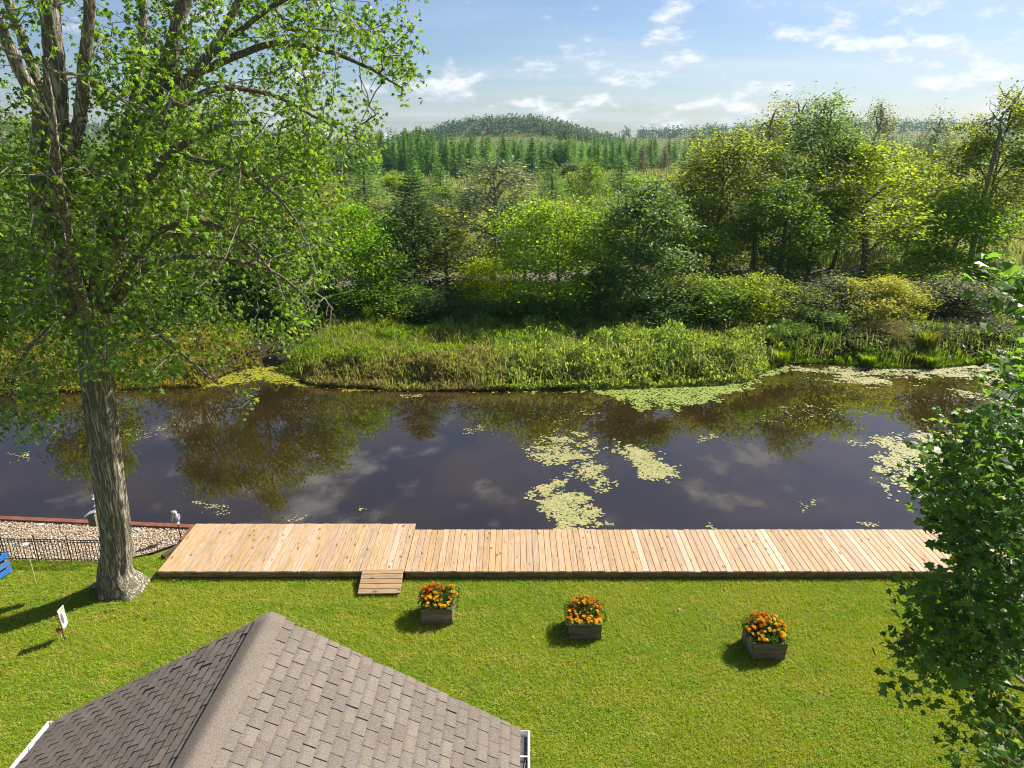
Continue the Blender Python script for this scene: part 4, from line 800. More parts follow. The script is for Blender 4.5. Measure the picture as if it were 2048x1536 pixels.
# ------------------------------------------------------------------ trees and shrubs of the far bank
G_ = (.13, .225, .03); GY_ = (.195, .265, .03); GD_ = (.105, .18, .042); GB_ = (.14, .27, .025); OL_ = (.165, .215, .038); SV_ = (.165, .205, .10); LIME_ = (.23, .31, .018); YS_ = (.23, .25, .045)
T_ = [
 ('round', 'maple_tree', 'bright green young maple at the right fringe of the silver maple, far bank', 700, 405, 38, 170, GB_),
 ('cedar', 'cedar_tree', 'dark feathery cedar in the middle left of the far bank', 822, 352, 40, 190, (.07, .12, .036)),
 ('tall', 'shrubby_tree', 'yellowish feathery small tree right of the dark cedar', 890, 415, 46, 130, YS_),
 ('poplar', 'slender_tree', 'slender grey barked tree with silvery leaves left of centre', 985, 312, 43, 175, SV_),
 ('shrub', 'lime_shrub', 'lime yellow shrub at the foot of the slender grey tree', 968, 515, 38.5, 120, LIME_),
 ('round', 'spreading_tree', 'rounded light green tree with a dark forked trunk at the centre', 1115, 392, 37.5, 225, (.175, .275, .03)),
 ('dark', 'cottonwood_tree', 'dense dark glossy tree right of the rounded central tree', 1285, 362, 38, 190, GD_),
 ('poplar', 'poplar_tree', 'thin poplar rising behind the rounded central tree', 1180, 318, 58, 90, G_),
 ('tall', 'bank_tree', 'olive yellow tall tree at the left end of the right hand tree group', 1450, 262, 46, 200, OL_),
 ('poplar', 'poplar_tree', 'sparse topped poplar, leftmost to break the skyline on the right', 1545, 198, 50, 130, OL_),
 ('poplar', 'poplar_tree', 'sparse poplar just left of the dark topped poplar', 1605, 188, 52, 110, SV_),
 ('tall', 'poplar_tree', 'dark topped poplar above the bare grey branches', 1668, 192, 47, 150, GD_),
 ('poplar', 'poplar_tree', 'thin airy poplar standing alone on the skyline right of the dark topped one', 1768, 200, 60, 92, SV_),
 ('poplar', 'poplar_tree', 'airy poplar on the skyline left of the tall edge tree', 1882, 218, 62, 105, SV_),
 ('lean', 'leaning_tree', 'yellow green tree with a dark leaning trunk on the right', 1770, 285, 43, 260, GY_),
 ('round', 'bank_tree', 'bright green rounded tree right of the leaning trunk', 1925, 372, 45, 210, GB_),
 ('tall', 'edge_tree', 'tall olive tree with pale trunks at the right edge', 2030, 180, 47, 180, OL_),
 ('tall', 'bank_tree', 'golden green tree between the two poplar groups', 1700, 300, 52, 150, GY_),
 ('round', 'bank_tree', 'olive tree behind the dark glossy tree', 1375, 345, 50, 170, OL_),
 ('round', 'bank_tree', 'mid green tree low under the olive yellow tall tree', 1410, 450, 42, 150, G_),
 ('tall', 'bank_tree', 'shaded mid green tree under the bare grey branches', 1580, 360, 42, 170, G_),
 ('round', 'bank_tree', 'olive tree behind the bright rounded one near the right edge', 1850, 300, 54, 150, OL_),
 ('round', 'bank_tree', 'pale green tree filling the gap right of centre behind the glossy tree', 1240, 420, 46, 120, GY_),
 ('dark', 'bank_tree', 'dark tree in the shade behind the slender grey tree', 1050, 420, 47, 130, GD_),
 ('round', 'bank_tree', 'mid green tree seen through the silver maple, nearest its trunk', 330, 470, 40, 190, G_),
 ('round', 'bank_tree', 'mid green tree seen through the silver maple, farther right under the arching limbs', 560, 455, 40, 200, G_),
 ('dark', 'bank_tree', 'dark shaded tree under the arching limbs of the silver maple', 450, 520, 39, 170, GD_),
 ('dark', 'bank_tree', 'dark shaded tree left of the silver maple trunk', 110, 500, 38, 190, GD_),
 ('tall', 'bank_tree', 'tall green tree hidden behind the silver maple crown, mirrored right of its trunk', 452, 190, 38.5, 150, G_),
 ('tall', 'bank_tree', 'tall tree hidden behind the silver maple limbs, mirrored beside its trunk', 310, 205, 39, 160, OL_),
 ('tall', 'bank_tree', 'tall tree behind the hanging right hand sprays of the silver maple', 590, 262, 40, 140, G_),
 ('tall', 'bank_tree', 'tall tree hidden behind the left limbs of the silver maple', 60, 230, 39.5, 170, G_),
 ('round', 'bank_tree', 'olive tree at the left edge behind the silver maple', 10, 450, 40, 170, OL_),
 ('tall', 'bank_tree', 'green tree left of the silver maple trunk, second from the edge', 190, 440, 44, 150, G_),
]
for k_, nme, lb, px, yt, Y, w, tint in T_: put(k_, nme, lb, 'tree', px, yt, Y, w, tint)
S_ = [
 (1385, 548, 36.5, 120, OL_, 'small olive shrub below the dark glossy tree'), (1440, 560, 36, 130, G_, 'mid green shrub left of the yellow leaved one'), (1515, 548, 36, 130, GY_, 'yellow leaved shrub on the right bank'),
 (1600, 572, 35.5, 130, (.085, .13, .03), 'grey green shrub with upright shoots on the right bank'), (1680, 552, 36.5, 130, (.085, .115, .05), 'silvery shrub below the leaning trunk'), (1900, 560, 37, 170, (.07, .09, .03), 'large grey brown shrub on the right bank'),
 (1985, 640, 34, 150, (.06, .085, .03), 'dark shrub at the right end of the inlet'), (1905, 640, 34, 140, (.07, .095, .04), 'dull grey green shrub overhanging the inlet'), (2010, 540, 42, 190, GB_, 'bright green shrub at the right edge of the bank'),
 (1850, 520, 41, 170, GY_, 'yellow green shrub behind the golden willow'), (1640, 620, 34, 110, G_, 'low green shrub above the inlet, left'), (1570, 640, 33.5, 110, G_, 'low green shrub at the corner of the inlet'),
 (1720, 650, 33, 110, (.08, .11, .03), 'low shrub behind the grass tufts'), (770, 560, 37, 140, G_, 'dark green shrub at the foot of the cedar, left'), (870, 580, 37, 150, (.07, .12, .04), 'grey green shrub at the foot of the cedar, right'),
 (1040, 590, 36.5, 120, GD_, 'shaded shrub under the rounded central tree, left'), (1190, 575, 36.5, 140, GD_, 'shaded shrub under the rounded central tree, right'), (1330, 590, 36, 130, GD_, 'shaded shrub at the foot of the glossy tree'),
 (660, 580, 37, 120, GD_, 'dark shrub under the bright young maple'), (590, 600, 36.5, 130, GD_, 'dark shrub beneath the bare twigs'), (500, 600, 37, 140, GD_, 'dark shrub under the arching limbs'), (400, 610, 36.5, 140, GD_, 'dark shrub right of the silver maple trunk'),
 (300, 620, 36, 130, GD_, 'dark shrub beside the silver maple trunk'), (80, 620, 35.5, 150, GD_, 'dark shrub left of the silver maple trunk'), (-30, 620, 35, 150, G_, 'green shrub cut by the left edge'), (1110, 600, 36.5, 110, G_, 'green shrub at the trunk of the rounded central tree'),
 (930, 600, 36.5, 110, GD_, 'shaded shrub left of the slender trunk')]
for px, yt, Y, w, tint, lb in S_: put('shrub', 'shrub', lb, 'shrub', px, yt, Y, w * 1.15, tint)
put('willow', 'willow_shrub', 'golden yellow willow with arching shoots on the right bank', 'shrub', 1785, 552, 35.5, 165, (.25, .265, .05))
put('willow', 'willow_shrub', 'small tan and gold willow at the water by the inlet', 'shrub', 1770, 640, 33, 100, (.19, .18, .05))
# bare tree
def bare_tree(name, label, px, ytop, Y, w, seed, bark='bark_pale', fork=.45, n=70):
    r = np.random.default_rng(seed); top = at(px, ytop, Y); H = top[2] - .1; t = thing(name, label, 'tree', (top[0], Y, .1)); W_ = w / F_PX * Y
    T = spline([(0, 0, -.1), (r.normal(0, .1), 0, H * .3), (r.normal(0, .2), 0, H * fork)], 12); MB().tube(T, np.linspace(H * .016, H * .009, 12), 7).build('trunk', M[bark], t, True)
    C = r.normal(size=(n, 3)) * [W_ * .30, W_ * .2, H * .16] + [0, 0, H * .78]; C = C[(C[:, 2] > H * fork) & (C[:, 2] < H)]; grow(T[-4:], C, H * .0013, .05, H * .008, 4, .45, .0, seed).build('branches', M[bark], t)
bare_tree('dead_tree', 'bare grey dead tree in front of the dark topped poplar', 1610, 300, 42, 250, 5, n=90)
bare_tree('dead_tree', 'bare branched snag on the skyline at the right edge', 2022, 145, 46, 60, 16, fork=.75, n=34)
bare_tree('pale_trunk', 'bare pale trunk near the right edge, left of the pair', 1985, 380, 49, 40, 7, fork=.7, n=14)
bare_tree('pale_trunk', 'bare pale trunk near the right edge, right of the pair', 2005, 360, 49.5, 40, 8, fork=.7, n=14)
# ------------------------------------------------------------------ marsh
k_ = 0
for q in range(46):
    Y = float(rng.uniform(60, 165)); px = float(rng.uniform(-60, 1500)); base = project(np.array([at(px, 768, Y)[0], Y, .1])); w = rng.uniform(70, 150) * 60 / Y; hh = rng.uniform(2.0, 3.8)
    tint = [OL_, GY_, G_, (.14, .15, .05), (.10, .14, .06)][int(rng.integers(5))]
    pr = PR['far'][q % 3]; pr.put('marsh_shrub', 'low rounded shrub on the marsh, ' + ('behind the silver maple' if px < 740 else 'between cedar and glossy tree' if px < 1300 else 'behind the right hand trees'), 'shrub', (at(px, base[1], Y)[0], Y, .1), hh, w / F_PX * Y, tint, group='marsh shrubs ' + ('left' if px < 740 else 'middle' if px < 1300 else 'right'))
for px, yt, Y, w, lb in ((725, 318, 88, 95, 'light green tamarack in front of the spruce wood, left of the cedar'), (880, 328, 96, 70, 'light green tamarack right of the cedar top'), (1105, 322, 110, 62, 'small tamarack behind the rounded central tree'), (1245, 312, 120, 66, 'tamarack behind the glossy tree'), (560, 305, 95, 90, 'tamarack seen through the silver maple'), (200, 300, 85, 90, 'pale green tamarack seen between the silver maple limbs'), (825, 318, 100, 60, 'tamarack directly behind the cedar')):
    put('tamarack', 'tamarack', lb, 'tree', px, yt, Y, w, (.15, .28, .06))
# marsh grass
r = np.random.default_rng(33); n = 42000; Y = 52 + 150 * r.random(n) ** 1.3; X_ = r.uniform(-.9, 1.0, n) * Y; H = r.uniform(.5, 1.3, n); a = r.uniform(0, np.pi, n); wd = r.uniform(.05, .16, n) * (Y / 90 + .4)
B = np.stack([X_, Y, np.full(n, .1)], -1); d = np.stack([np.cos(a), np.sin(a), 0 * a], -1) * wd[:, None]; tip = B + np.stack([r.normal(0, .2, n), r.normal(0, .2, n), H], -1)
V = np.stack([B - d, B + d, tip], 1).reshape(-1, 3)
tag(link('marsh_grass', mesh('marsh_grass', V, [np.arange(3 * n).reshape(-1, 3)], leaf_mat('marsh_grass', (.165, .20, .05), (.27, .25, .09), .35, .7, .2, .3, .25, .6, (.10, .15, .03), .06))), 'tan and green marsh grass between bank trees and spruce wood', 'grass', kind='stuff')
# ------------------------------------------------------------------ spruce wood
r = np.random.default_rng(44); ns = 300; pts = []
while len(pts) < 1550:
    Y = 165 + 230 * r.random() ** 1.2; px = r.uniform(-500, 2500); x = (px - 1024) / 1500 * Y; edge = 172 + 25 * math.sin(px / 170.) + (45 if px > 1450 else 0)
    if Y > edge: pts.append((Y, px, x))
pts.sort(); near = 0; far = MB(); lowp = conifer(140, 11, 4.6, 9, 5, 2, .2, 1.6, .85, .05, .3, .95)
for Y, px, x in pts:
    h = r.uniform(5.6, 9.2) + (2.2 if 720 < px < 880 else 0) + (Y - 170) * .006; w = r.uniform(2.5, 3.9); brown = 1230 < px < 1480 and r.random() < .35
    tint = (.15, .15, .075) if brown else np.array((.085, .175, .042)) * r.uniform(.6, 1.35) + np.array((.03, .045, 0)) * r.random()
    if near < ns and -100 < px < 2150 and (px < 1500 or r.random() < .2):
        lb, gr = (('brown topped conifer in the far wood right of the hill', 'brown topped conifers') if brown else ('green spruce of the far wood glimpsed through the silver maple', 'spruces behind the silver maple') if px < 740 else ('green spruce of the dense wood below the round hill', 'spruces below the hill') if px < 1200 else ('green spruce of the far wood right of the round hill', 'spruces right of the hill'))
        PR['spruce'][near % 4].put('spruce', lb, 'tree', (x, Y, .1), h, w, tint, group=gr); near += 1
    else:
        a = r.uniform(0, 6.28); ca, sa = math.cos(a), math.sin(a); S = np.array([w / 4.6, w / 4.6, h / 11]); far.add((lowp[1] * S) @ np.array([[ca, sa, 0], [-sa, ca, 0], [0, 0, 1]]) + [x, Y, .1], [lowp[2]])
o = far.build('distant_spruces', M['needle']); o.color = (.085, .165, .045, 1); tag(o, 'mass of spruces filling the conifer wood behind the nearer ones', 'trees', kind='stuff')
# wooded hills
r = np.random.default_rng(45); mb = MB(); blob = deci(150, 9, 9, .05, 7, 21, 5, 1.5, clr=.9, up=.4)
def wood(x, y, s): 
    a = r.uniform(0, 6.28); ca, sa = math.cos(a), math.sin(a); z = float(hill(np.array(x), np.array(y))); mb.add((blob[1] * s) @ np.array([[ca, sa, 0], [-sa, ca, 0], [0, 0, 1]]) + [x, y, z - .5], [blob[2]])
for q in range(420): wood(r.uniform(-90, 85), r.uniform(560, 670), r.uniform(.7, 1.1))
o = mb.build('hill_wood', M['leaf']); o.color = (.036, .070, .034, 1); tag(o, 'broadleaf wood covering the round hill on the horizon', 'trees', kind='stuff')
mb = MB()
for q in range(420): wood(r.uniform(150, 900), r.uniform(930, 1030), r.uniform(1.0, 1.6))
o = mb.build('ridge_wood', M['leaf']); o.color = (.036, .070, .034, 1); tag(o, 'hazy wooded ridge on the horizon at the right', 'trees', kind='stuff')
mb = MB()
for q in range(330): wood(r.uniform(-950, -250), r.uniform(930, 1030), r.uniform(1.0, 1.6))
o = mb.build('ridge_wood', M['leaf']); o.color = (.036, .070, .034, 1); tag(o, 'hazy wooded ridge on the horizon at the left behind the silver maple', 'trees', kind='stuff')

# ------------------------------------------------------------------ herb layer on the far bank
def herbs(name, label, cat, poly_px, n, hmax, size, tpl, m, seed, up=.5, over=.5, yk=1.):
    r = np.random.default_rng(seed); poly = np.array([at(px, py, z=0)[:2] for px, py in poly_px]); lo, hi = poly.min(0), poly.max(0)
    P = r.uniform(lo, hi, (n * 4, 2)); P = P[in_poly(P[:, 0], P[:, 1], poly)]; P = P[P[:, 1] > bank_y(P[:, 0]) - over][:n]; n = len(P)
    hm = hmax * (.12 + .55 * np.clip(2.2 * fbm(P * .6 + seed, 3) - .5, 0, 1.2) + .75 * np.clip(2.4 * fbm(P * 2.6 + seed, 3) - .85, 0, 1) * vnoise(P * .9 + 5)) * np.clip((P[:, 1] - bank_y(P[:, 0]) + over + .25) / 1.3, .35, 1.); z = hm * r.random(n) ** .45
    zb = np.interp(P[:, 1] - bank_y(P[:, 0]), [-.5, 0, .35, 1.2], [-.34, -.33, -.12, .08]); C = np.stack([P[:, 0], P[:, 1], z + zb], -1); X, Y, Z = frames(n, up, 1., r); S = (.45 + 1.3 * r.random(n) ** 2) * size
    kv = r.random(n) < .22; X[kv] = X[kv] * .45 + [0, 0, 1]; X /= np.linalg.norm(X, axis=1)[:, None]; Y = np.cross(Z, X); Y /= np.linalg.norm(Y, axis=1)[:, None] + 1e-9; Z = np.cross(X, Y); S[kv] *= 1.3; C[kv, 2] += .08
    V, F = scatter_leaves(C, X, Y, Z, S, tpl)
    return tag(link(name, mesh(name, V, [F], m)), label, cat, kind='stuff')
herb1 = leaf_mat('herb_lime', (.17, .25, .028), (.30, .26, .04), .40, .5, .3, .4, .12, .55, (.075, .19, .025), .5)
herb2 = leaf_mat('herb_leafy', (.165, .235, .04), (.32, .30, .06), .45, .5, .3, .55, .13, .6, (.07, .125, .03), 1.1)
herb3 = leaf_mat('herb_russet', (.19, .22, .05), (.26, .18, .08), .40, .6, .2, .5, .25, .40, (.20, .13, .075), .5)
herb4 = leaf_mat('herb_gold', (.23, .225, .03), (.34, .20, .04), .40, .5, .3, .4, .2, .4, (.07, .11, .02), .5)
herbs('bank_herbs', 'lime green herbs on the bank left of centre', 'undergrowth', [(540, 735), (620, 700), (700, 655), (800, 640), (980, 640), (1120, 660), (1120, 735), (900, 730), (700, 740)], 60000, .85, .14, LEAF_LONG, herb1, 201)
herbs('bank_herbs', 'dense leafy undergrowth mound right of centre on the bank', 'undergrowth', [(960, 790), (1000, 700), (1150, 650), (1300, 640), (1460, 655), (1540, 720), (1500, 790)], 85000, .95, .105, LEAF_OVAL, herb2, 202)
herbs('bank_herbs', 'russet and brown stems along the water left of centre', 'undergrowth', [(560, 790), (600, 745), (750, 715), (1010, 715), (1010, 790)], 36000, .70, .15, LEAF_LONG, herb3, 203, .2)
herbs('bank_herbs', 'golden and reddish undergrowth behind the silver maple trunk', 'undergrowth', [(-300, 800), (-300, 690), (250, 690), (480, 680), (520, 720), (470, 790)], 36000, 1.1, .16, LEAF_LONG, herb4, 204)
herbs('bank_herbs', 'dark shaded undergrowth at the foot of the bank trees', 'undergrowth', [(-300, 720), (-300, 600), (2500, 590), (2500, 720), (1540, 715), (1300, 650), (980, 650), (700, 665), (560, 715)], 44000, 1.1, .17, LEAF_OVAL, leaf_mat('herb_dark', (.13, .20, .03), (.14, .15, .02), .35, .45, .35, .4, .05), 205)
herbs('bank_herbs', 'bright green sedge fringe round the inlet on the right', 'undergrowth', [(1520, 745), (1540, 705), (1700, 705), (2500, 715), (2500, 745)], 22000, .40, .12, LEAF_LONG, leaf_mat('herb_sedge', (.09, .16, .015), (.2, .2, .02), .4, .5, .3, .35, .05), 206, .1)
# ragged blades and stalks standing out of the herb layer
def blades(label, poly_px, n, h0, h1, m, seed):
    r = np.random.default_rng(seed); poly = np.array([at(px, py, z=0)[:2] for px, py in poly_px]); P = r.uniform(poly.min(0), poly.max(0), (n * 3, 2)); P = P[in_poly(P[:, 0], P[:, 1], poly)]; P = P[(P[:, 1] > bank_y(P[:, 0]) - .3) & (fbm(P * .9 + seed, 3) > .50)][:n]; n = len(P)
    zb = np.interp(P[:, 1] - bank_y(P[:, 0]), [-.5, 0, .35, 1.2], [-.36, -.34, -.12, .08]); L = r.uniform(h0, h1, n) * (.5 + fbm(P * 1.7 + seed, 3)); a = r.uniform(0, 6.28, n); out = np.stack([np.cos(a), np.sin(a), 0 * a], -1); sd = np.stack([-out[:, 1], out[:, 0], 0 * a], -1) * r.uniform(.008, .018, n)[:, None]
    B = np.stack([P[:, 0], P[:, 1], zb], -1); le = r.uniform(.2, 1.1, n); up_ = np.array([0, 0, 1.]); mid = B + out * (L * le * .35)[:, None] + up_ * (L * .7)[:, None]; tip = B + out * (L * le)[:, None] + up_ * (L * (1 - .35 * le ** 2))[:, None]
    V = np.stack([B - sd, B + sd, mid - sd * .8, mid + sd * .8, tip], 1).reshape(-1, 3); k = np.arange(n)[:, None] * 5; return tag(link('bank_grass', mesh('bank_grass', V, [k + [0, 1, 3, 2], k + [2, 3, 4]], m)), label, 'grass', kind='stuff')
blades('ragged pale stalks standing in the leafy mound right of centre', [(960, 785), (1000, 690), (1150, 640), (1300, 630), (1470, 650), (1545, 720), (1510, 785)], 2200, .5, 1.0, leaf_mat('stalk_pale', (.22, .25, .06), (.34, .28, .12), .4, .6, .2, .5, .25), 221)
blades('ragged tan and green grass on the bank left of centre', [(540, 785), (600, 700), (700, 650), (830, 635), (1000, 640), (1010, 785)], 3600, .4, .85, leaf_mat('stalk_tan', (.20, .23, .05), (.32, .24, .11), .4, .6, .2, .5, .35), 222)
blades('ragged grass round the inlet on the right', [(1520, 740), (1550, 690), (1750, 680), (2400, 690), (2400, 735)], 1800, .4, 1.0, leaf_mat('stalk_green', (.13, .19, .03), (.28, .24, .08), .4, .6, .2, .5, .15), 223)
# grass tufts and reeds
def tuft(name, label, px, py, h, w, n, seed, tint, lean=.35, group=None, z=0.):
    r = np.random.default_rng(seed); P = at(px, py, z=WATER_Z if z == 0 else z); t = thing(name, label, 'grass', P, 0, group)
    a = r.uniform(0, 6.28, n); rr = w * .35 * np.sqrt(r.random(n)); B = np.stack([rr * np.cos(a), rr * np.sin(a), 0 * a], -1); L = h * r.uniform(.55, 1.1, n); out = np.stack([np.cos(a + r.normal(0, .5, n)), np.sin(a + r.normal(0, .5, n)), 0 * a], -1)
    wd = .011 + .009 * r.random(n); sd = np.stack([-out[:, 1], out[:, 0], 0 * a], -1) * wd[:, None]; mid = B + out * (L * lean * .3)[:, None] + np.stack([0 * a, 0 * a, L * .65], -1); tip = B + out * (L * lean)[:, None] + np.stack([0 * a, 0 * a, L * .95], -1)
    V = np.stack([B - sd, B + sd, mid - sd * .8, mid + sd * .8, tip], 1).reshape(-1, 3); k = np.arange(n)[:, None] * 5; o = link('blades', mesh('blades', V, [k + [0, 1, 3, 2], k + [2, 3, 4]], M['leaf']), t); o.color = tint + (1,); o['kind'] = 'stuff'
tuft('grass_tuft', 'bright grass tuft in the inlet, leftmost of the row', 1735, 733, .62, .75, 420, 1, (.13, .21, .012)); tuft('grass_tuft', 'bright grass tuft in the inlet, second from the left', 1788, 722, .62, .70, 380, 2, (.15, .22, .012))
tuft('grass_tuft', 'bright grass tuft in the inlet, third from the left', 1835, 730, .60, .65, 360, 3, (.13, .21, .012)); tuft('grass_tuft', 'bright grass tuft in the inlet, rightmost of the row', 1860, 735, .62, .65, 360, 4, (.12, .20, .012))
tuft('grass_tuft', 'bright grass tuft at the left corner of the inlet', 1560, 728, .75, .9, 420, 5, (.13, .21, .012)); tuft('grass_tuft', 'tall dull grass clump behind the row of bright tufts', 1850, 700, 1.2, 1.1, 420, 6, (.10, .13, .02), .5, z=.05)
for q, (px, py, lb) in enumerate(((745, 660, 'left'), (775, 655, 'middle'), (800, 658, 'right'))): tuft('reeds', f'upright green reeds behind the lime herbs, {lb} clump', px, py, 1.5, .9, 90, 20 + q, (.10, .17, .02), .12, z=.1)
# ------------------------------------------------------------------ duckweed and algae on the water
m, s = mat('duckweed'); rd = s.geo().outputs['Random Per Island']; c = s.mix(rd, (.16, .20, .05), (.38, .38, .17)); c = s.mix(s.ramp(s.noise(s.pos(), 11, 3), .50, .66, 0, .7), c, (.12, .15, .045)); c = s.mix(s.ramp(s.noise(s.pos(), 3., 3), .42, .62), c, (.33, .28, .13)); s.surf(s.bsdf(c, .5, .4)); M['weed'] = m
m, s = mat('duckweed_green'); rd = s.geo().outputs['Random Per Island']; c = s.mix(rd, (.15, .235, .03), (.27, .32, .07)); s.surf(s.bsdf(c, .45, .5)); M['weed_g'] = m
m, s = mat('algae_lime'); rd = s.geo().outputs['Random Per Island']; c = s.mix(rd, (.19, .20, .012), (.29, .28, .03)); s.surf(s.bsdf(c, .55, .4)); M['weed_l'] = m
blobt = []
for q in range(4): a = q * math.pi / 2; blobt.append((math.cos(a) * (1 + .3 * math.sin(q * 2.3)), math.sin(a) * (.8 + .3 * math.cos(q * 1.7)), 0))
BLOB = (np.array(blobt) * 1.15, [[0, 1, 2, 3]])
def weed(label, poly_px, n, thr, size, m, seed, fs=2.2, soft=.10, stretch=(1, 1)):
    r = np.random.default_rng(seed); poly = np.array([at(px, py, z=WATER_Z)[:2] for px, py in poly_px]); lo, hi = poly.min(0), poly.max(0); P = r.uniform(lo - .3, hi + .3, (n, 2)); wa = min(.55, .22 * (hi - lo).min()); Pw = P + wa * 2.4 * (np.stack([fbm(P * 1.3 + 3.3, 4), fbm(P * 1.3 + 41.7, 4)], -1) - .5) + wa * 1.2 * (np.stack([fbm(P * 5 + 3.3, 3), fbm(P * 5 + 41.7, 3)], -1) - .5)
    k = in_poly(Pw[:, 0], Pw[:, 1], poly); P, Pw = P[k], Pw[k]
    # distance to the outline thins the mat towards its rim
    dmin = np.full(len(P), 9.)
    for i in range(len(poly)):
        A, B = poly[i], poly[(i + 1) % len(poly)]; ab = B - A; t_ = np.clip(((Pw - A) @ ab) / (ab @ ab + 1e-9), 0, 1); dmin = np.minimum(dmin, np.linalg.norm(Pw - A - t_[:, None] * ab, axis=1))
    f = .55 * fbm(P * fs * np.array(stretch) + seed, 5) + .45 * fbm(P * fs * 4.1 * np.array(stretch) + seed * 3, 4) + .22 * (np.clip(dmin / (.55 * dmin.max() + 1e-6), 0, 1) - 1); P = P[f > thr + .015 + r.normal(0, soft * .70, len(P))]; n = len(P)
    a = r.uniform(0, 6.28, n); X = np.stack([np.cos(a), np.sin(a), r.normal(0, .03, n)], -1); Z = np.tile([0, 0, 1.], (n, 1)); Y = np.cross(Z, X); C = np.stack([P[:, 0], P[:, 1], WATER_Z + .004 + .010 * r.random(n)], -1)
    V, F = scatter_leaves(C, X, Y, Z, r.uniform(.5, 1.3, n) * size, BLOB); return tag(link('duckweed', mesh('duckweed', V, [F], m)), label, 'duckweed', kind='stuff')
weed('smooth green duckweed sheet along the leafy mound', [(1120, 765), (1200, 785), (1285, 820), (1420, 805), (1480, 782), (1540, 752), (1590, 730), (1500, 735), (1300, 745), (1060, 755), (1080, 775)], 34000, .27, .045, M['weed_g'], 301)
weed('broken pale duckweed drifting in the inlet on the right', [(1540, 750), (1580, 725), (1750, 728), (2060, 722), (2080, 800), (2010, 800), (1900, 765), (1740, 782), (1640, 760)], 60000, .52, .045, M['weed'], 302, .9, stretch=(.6, 1.3))
weed('pale algae streak in front of the inlet on the right', [(1890, 770), (1960, 785), (2100, 830), (2090, 850), (1980, 815), (1900, 790)], 9000, .52, .04, M['weed'], 303)
weed('large pale algae mat on the right beside the maple leaves', [(1700, 880), (1790, 862), (1900, 860), (2060, 880), (2060, 1040), (1850, 1040), (1790, 1000), (1735, 955), (1745, 910)], 60000, .42, .042, M['weed'], 304)
weed('pale algae mat in mid channel, right lobe', [(1195, 900), (1250, 885), (1300, 890), (1365, 930), (1360, 958), (1290, 952), (1255, 940), (1262, 915)], 16000, .40, .038, M['weed'], 305)
weed('pale algae patches in mid channel, upper left lobe', [(1045, 880), (1100, 860), (1150, 845), (1190, 880), (1200, 910), (1230, 945), (1225, 985), (1190, 985), (1130, 950), (1050, 925)], 26000, .47, .036, M['weed'], 306)
weed('pale algae patches reaching down to the walkway', [(1050, 975), (1110, 945), (1140, 985), (1190, 995), (1220, 1040), (1235, 1062), (1110, 1062), (1075, 1030)], 22000, .43, .036, M['weed'], 307)
weed('lime green algae in the cove behind the silver maple', [(380, 785), (430, 755), (480, 735), (520, 722), (590, 738), (640, 765), (800, 778), (1000, 778), (1160, 776), (1160, 782), (900, 784), (700, 782), (600, 770), (480, 768)], 30000, .36, .05, M['weed_l'], 308)
for q, (lb, pl_, nn, th) in enumerate((('thin weed strand in front of the owl decoy', [(365, 1010), (400, 1000), (470, 1015), (460, 1032), (400, 1030)], 2600, .55), ('thin weed strand touching the left deck', [(550, 1045), (590, 1025), (625, 1028), (600, 1048)], 1500, .53), ('tiny weed wisp right of the middle reflection', [(1390, 872), (1430, 862), (1450, 880), (1400, 892)], 2200, .50),
    ('small weed wisp near the bare tree reflection', [(1590, 1000), (1640, 1000), (1650, 1012), (1605, 1028)], 1500, .52), ('weed wisp at the walkway edge right of centre', [(1390, 1058), (1420, 1040), (1430, 1060)], 900, .48), ('weed wisp at the walkway edge, right', [(1715, 1045), (1760, 1040), (1770, 1055), (1730, 1055)], 900, .52), ('small weed wisp left of the cedar reflection', [(920, 858), (960, 846), (965, 862), (930, 870)], 1200, .52),
    ('small floating weed scrap off the left deck', [(712, 1015), (728, 1010), (730, 1022), (716, 1024)], 300, .45), ('weed scrap in the reflection left of the trunk', [(0, 905), (60, 900), (70, 925), (0, 935)], 2500, .56), ('weed scraps in the reflection right of the trunk', [(235, 850), (340, 845), (345, 880), (240, 885)], 3500, .57),
    ('small duckweed raft under the russet bank', [(800, 790), (850, 787), (845, 795), (805, 797)], 900, .35), ('scattered weed specks in the central reflection', [(1060, 830), (1180, 815), (1220, 835), (1100, 850)], 3000, .58), ('scattered weed flecks over the right reflection', [(1440, 830), (1560, 800), (1700, 800), (1800, 830), (1600, 860)], 9000, .61))):
    weed(lb, pl_, nn, th + .03, .030, M['weed'], 320 + q, 4.5, stretch=(.8, 1.2))
# ------------------------------------------------------------------ lawn
r = np.random.default_rng(77)
def lawn_pts(n, x0, x1, y0, y1):
    P = np.stack([r.uniform(x0, x1, n), r.uniform(y0, y1, n)], -1); x, y = P[:, 0], P[:, 1]; k = np.ones(n, bool)
    k &= ~((x > -8.02) & (x < 13.02) & (y > 13.69)); k &= ~((x <= -8.0) & (y > gravel_low(x) + .02)); k &= (np.hypot(x - TB[0], y - TB[1]) > .50 + .15 * r.random(n)) 
    for cx, yf in ((-1.54, 12.10), (1.455, 11.64), (4.90, 11.06)): k &= ~((np.abs(x - cx) < .325) & (y > yf - .005) & (y < yf + .625))
    k &= ~((x > -5.6) & (x < -.2) & (y < 6.5)); k &= ~((np.abs(x + 2.9) < .44) & (np.abs(y - 13.39) < .3)); return P[k]
Q_ = lawn_pts(150000, -12, 12, 5.0, 8.2); Q_ = Q_[r.random(len(Q_)) < ((Q_[:, 1] - 4.6) / 3.6) ** 1.5]
P = np.vstack([lawn_pts(500000, -12, 12, 8.2, 14.6), Q_, lawn_pts(50000, -22, 16, -4, 8.2), lawn_pts(30000, -22, -12, 8.2, 14.6), lawn_pts(16000, 12, 22, 8.2, 15.2)]); n = len(P)
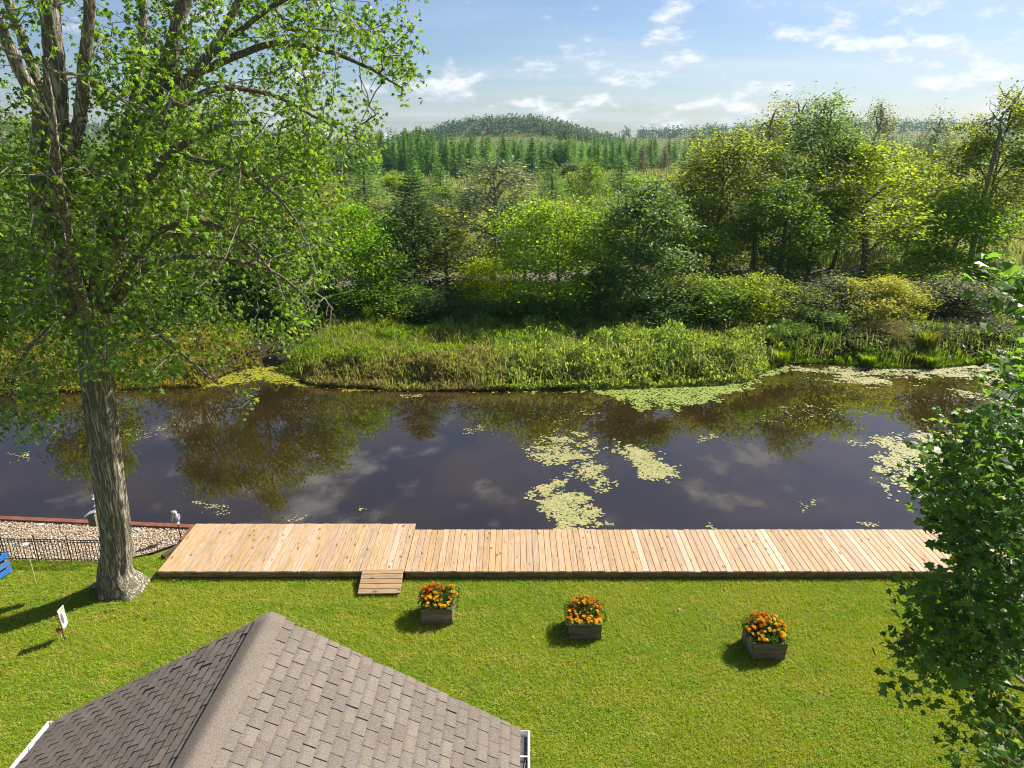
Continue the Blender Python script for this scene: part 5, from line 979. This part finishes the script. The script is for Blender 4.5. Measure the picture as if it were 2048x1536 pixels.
hgt = (.030 + .035 * r.random(n)) * (.75 + .6 * fbm(P * .9, 3)); a = r.uniform(0, 6.28, n); w = (.0038 + .003 * r.random(n)) * np.where(P[:, 1] < 7.6, 1.5, 1.); le = r.normal(0, .95, (n, 2)) * hgt[:, None]
B = np.stack([P[:, 0], P[:, 1], np.zeros(n)], -1); d = np.stack([np.cos(a) * w, np.sin(a) * w, 0 * a], -1); tip = B + np.concatenate([le, hgt[:, None]], 1)
V = np.stack([B - d, B + d, tip], 1).reshape(-1, 3)
m, s = mat('lawn_grass'); p = s.pos(); g = s.geo(); rd = g.outputs['Random Per Island']
n1 = s.noise(p, .42, 4, .6); n2 = s.noise(p, 2.6, 4, .6, .5, (1, 1.6, 1)); n3 = s.noise(p, .9, 3)
c = s.mix(rd, (.165, .295, .006), (.265, .395, .012)); c = s.mix(s.ramp(n1, .40, .62, 0, .75), c, (.35, .395, .02)); c = s.mix(s.ramp(n2, .50, .66, 0, .8), c, (.43, .40, .08)); c = s.mix(s.ramp(n3, .56, .70, 0, .6), c, (.11, .255, .012))
c = s.mix(s.ramp(s.noise(p, 1.0, 3, .6, 0, (.12, 2.4, 1)), .48, .66, 0, .35), c, (.42, .42, .05))
c = s.mix(s.ramp(s.math('FRACT', s.math('MULTIPLY', rd, 31.7)), .86, .92, 0, .8), c, (.34, .29, .12))
pb = s.bsdf(c, .5, .3); t_ = s.n('ShaderNodeBsdfTranslucent'); s.set(t_.inputs[0], s.hsv(c, .49, 1.1, 1.5)); s.surf(s.mixsh(.38, pb, t_.outputs[0]))
tag(link('lawn_grass', mesh('lawn_grass', V, [np.arange(3 * n).reshape(-1, 3)], m)), 'short mown yellow green lawn grass', 'grass', kind='stuff')
# clover leaves in the lawn
n = 26000; P = lawn_pts(n, -12, 9, 8.3, 14.4); k = fbm(P * .5 + 5, 3) > .52; P = P[k]; n = len(P); X, Y, Z = frames(n, 1.6, .7, r); V, F = scatter_leaves(np.stack([P[:, 0], P[:, 1], .03 + .025 * r.random(n)], -1), X, Y, Z, r.uniform(.025, .05, n), LEAF_OVAL)
tag(link('clover', mesh('clover', V, [F], leaf_mat('clover_leaf', (.15, .27, .04), (.2, .26, .05), .35, .6, .15, .3, .2))), 'clover and small broad leaves spread through the lawn', 'clover', kind='stuff')
# a few fallen leaves
P = np.vstack([lawn_pts(24, -11, 9, 8.4, 13.6), np.stack([r.uniform(-10.5, -7.2, 40), r.uniform(12.2, 14.2, 40)], -1)]); P = P[~((P[:, 0] > -8.02) & (P[:, 1] > 13.69))]; n = len(P); X, Y, Z = frames(n, 2.5, .5, r); V, F = scatter_leaves(np.stack([P[:, 0], P[:, 1], np.full(n, .055)], -1), X, Y, Z, r.uniform(.05, .11, n), LEAF_MAPLE_S)
tag(link('fallen_leaves', mesh('fallen_leaves', V, [F], leaf_mat('dry_leaf', (.26, .17, .08), (.30, .22, .06), .25, .7, .2, .4, .3))), 'few dry tan leaves lying on the lawn', 'leaves', kind='stuff')
# ------------------------------------------------------------------ haze
m, s = mat('haze'); vol = s.n('ShaderNodeVolumePrincipled'); vol.inputs['Color'].default_value = (.50, .74, 1, 1); vol.inputs['Density'].default_value = .00013; vol.inputs['Anisotropy'].default_value = 0.
s.nt.links.new(vol.outputs[0], s.out.inputs['Volume']); o = MB().box((0, 0, 17), (3300, 3300, 40)).build('haze', m); tag(o, 'thin blue summer haze over the far woods', 'haze', kind='stuff')
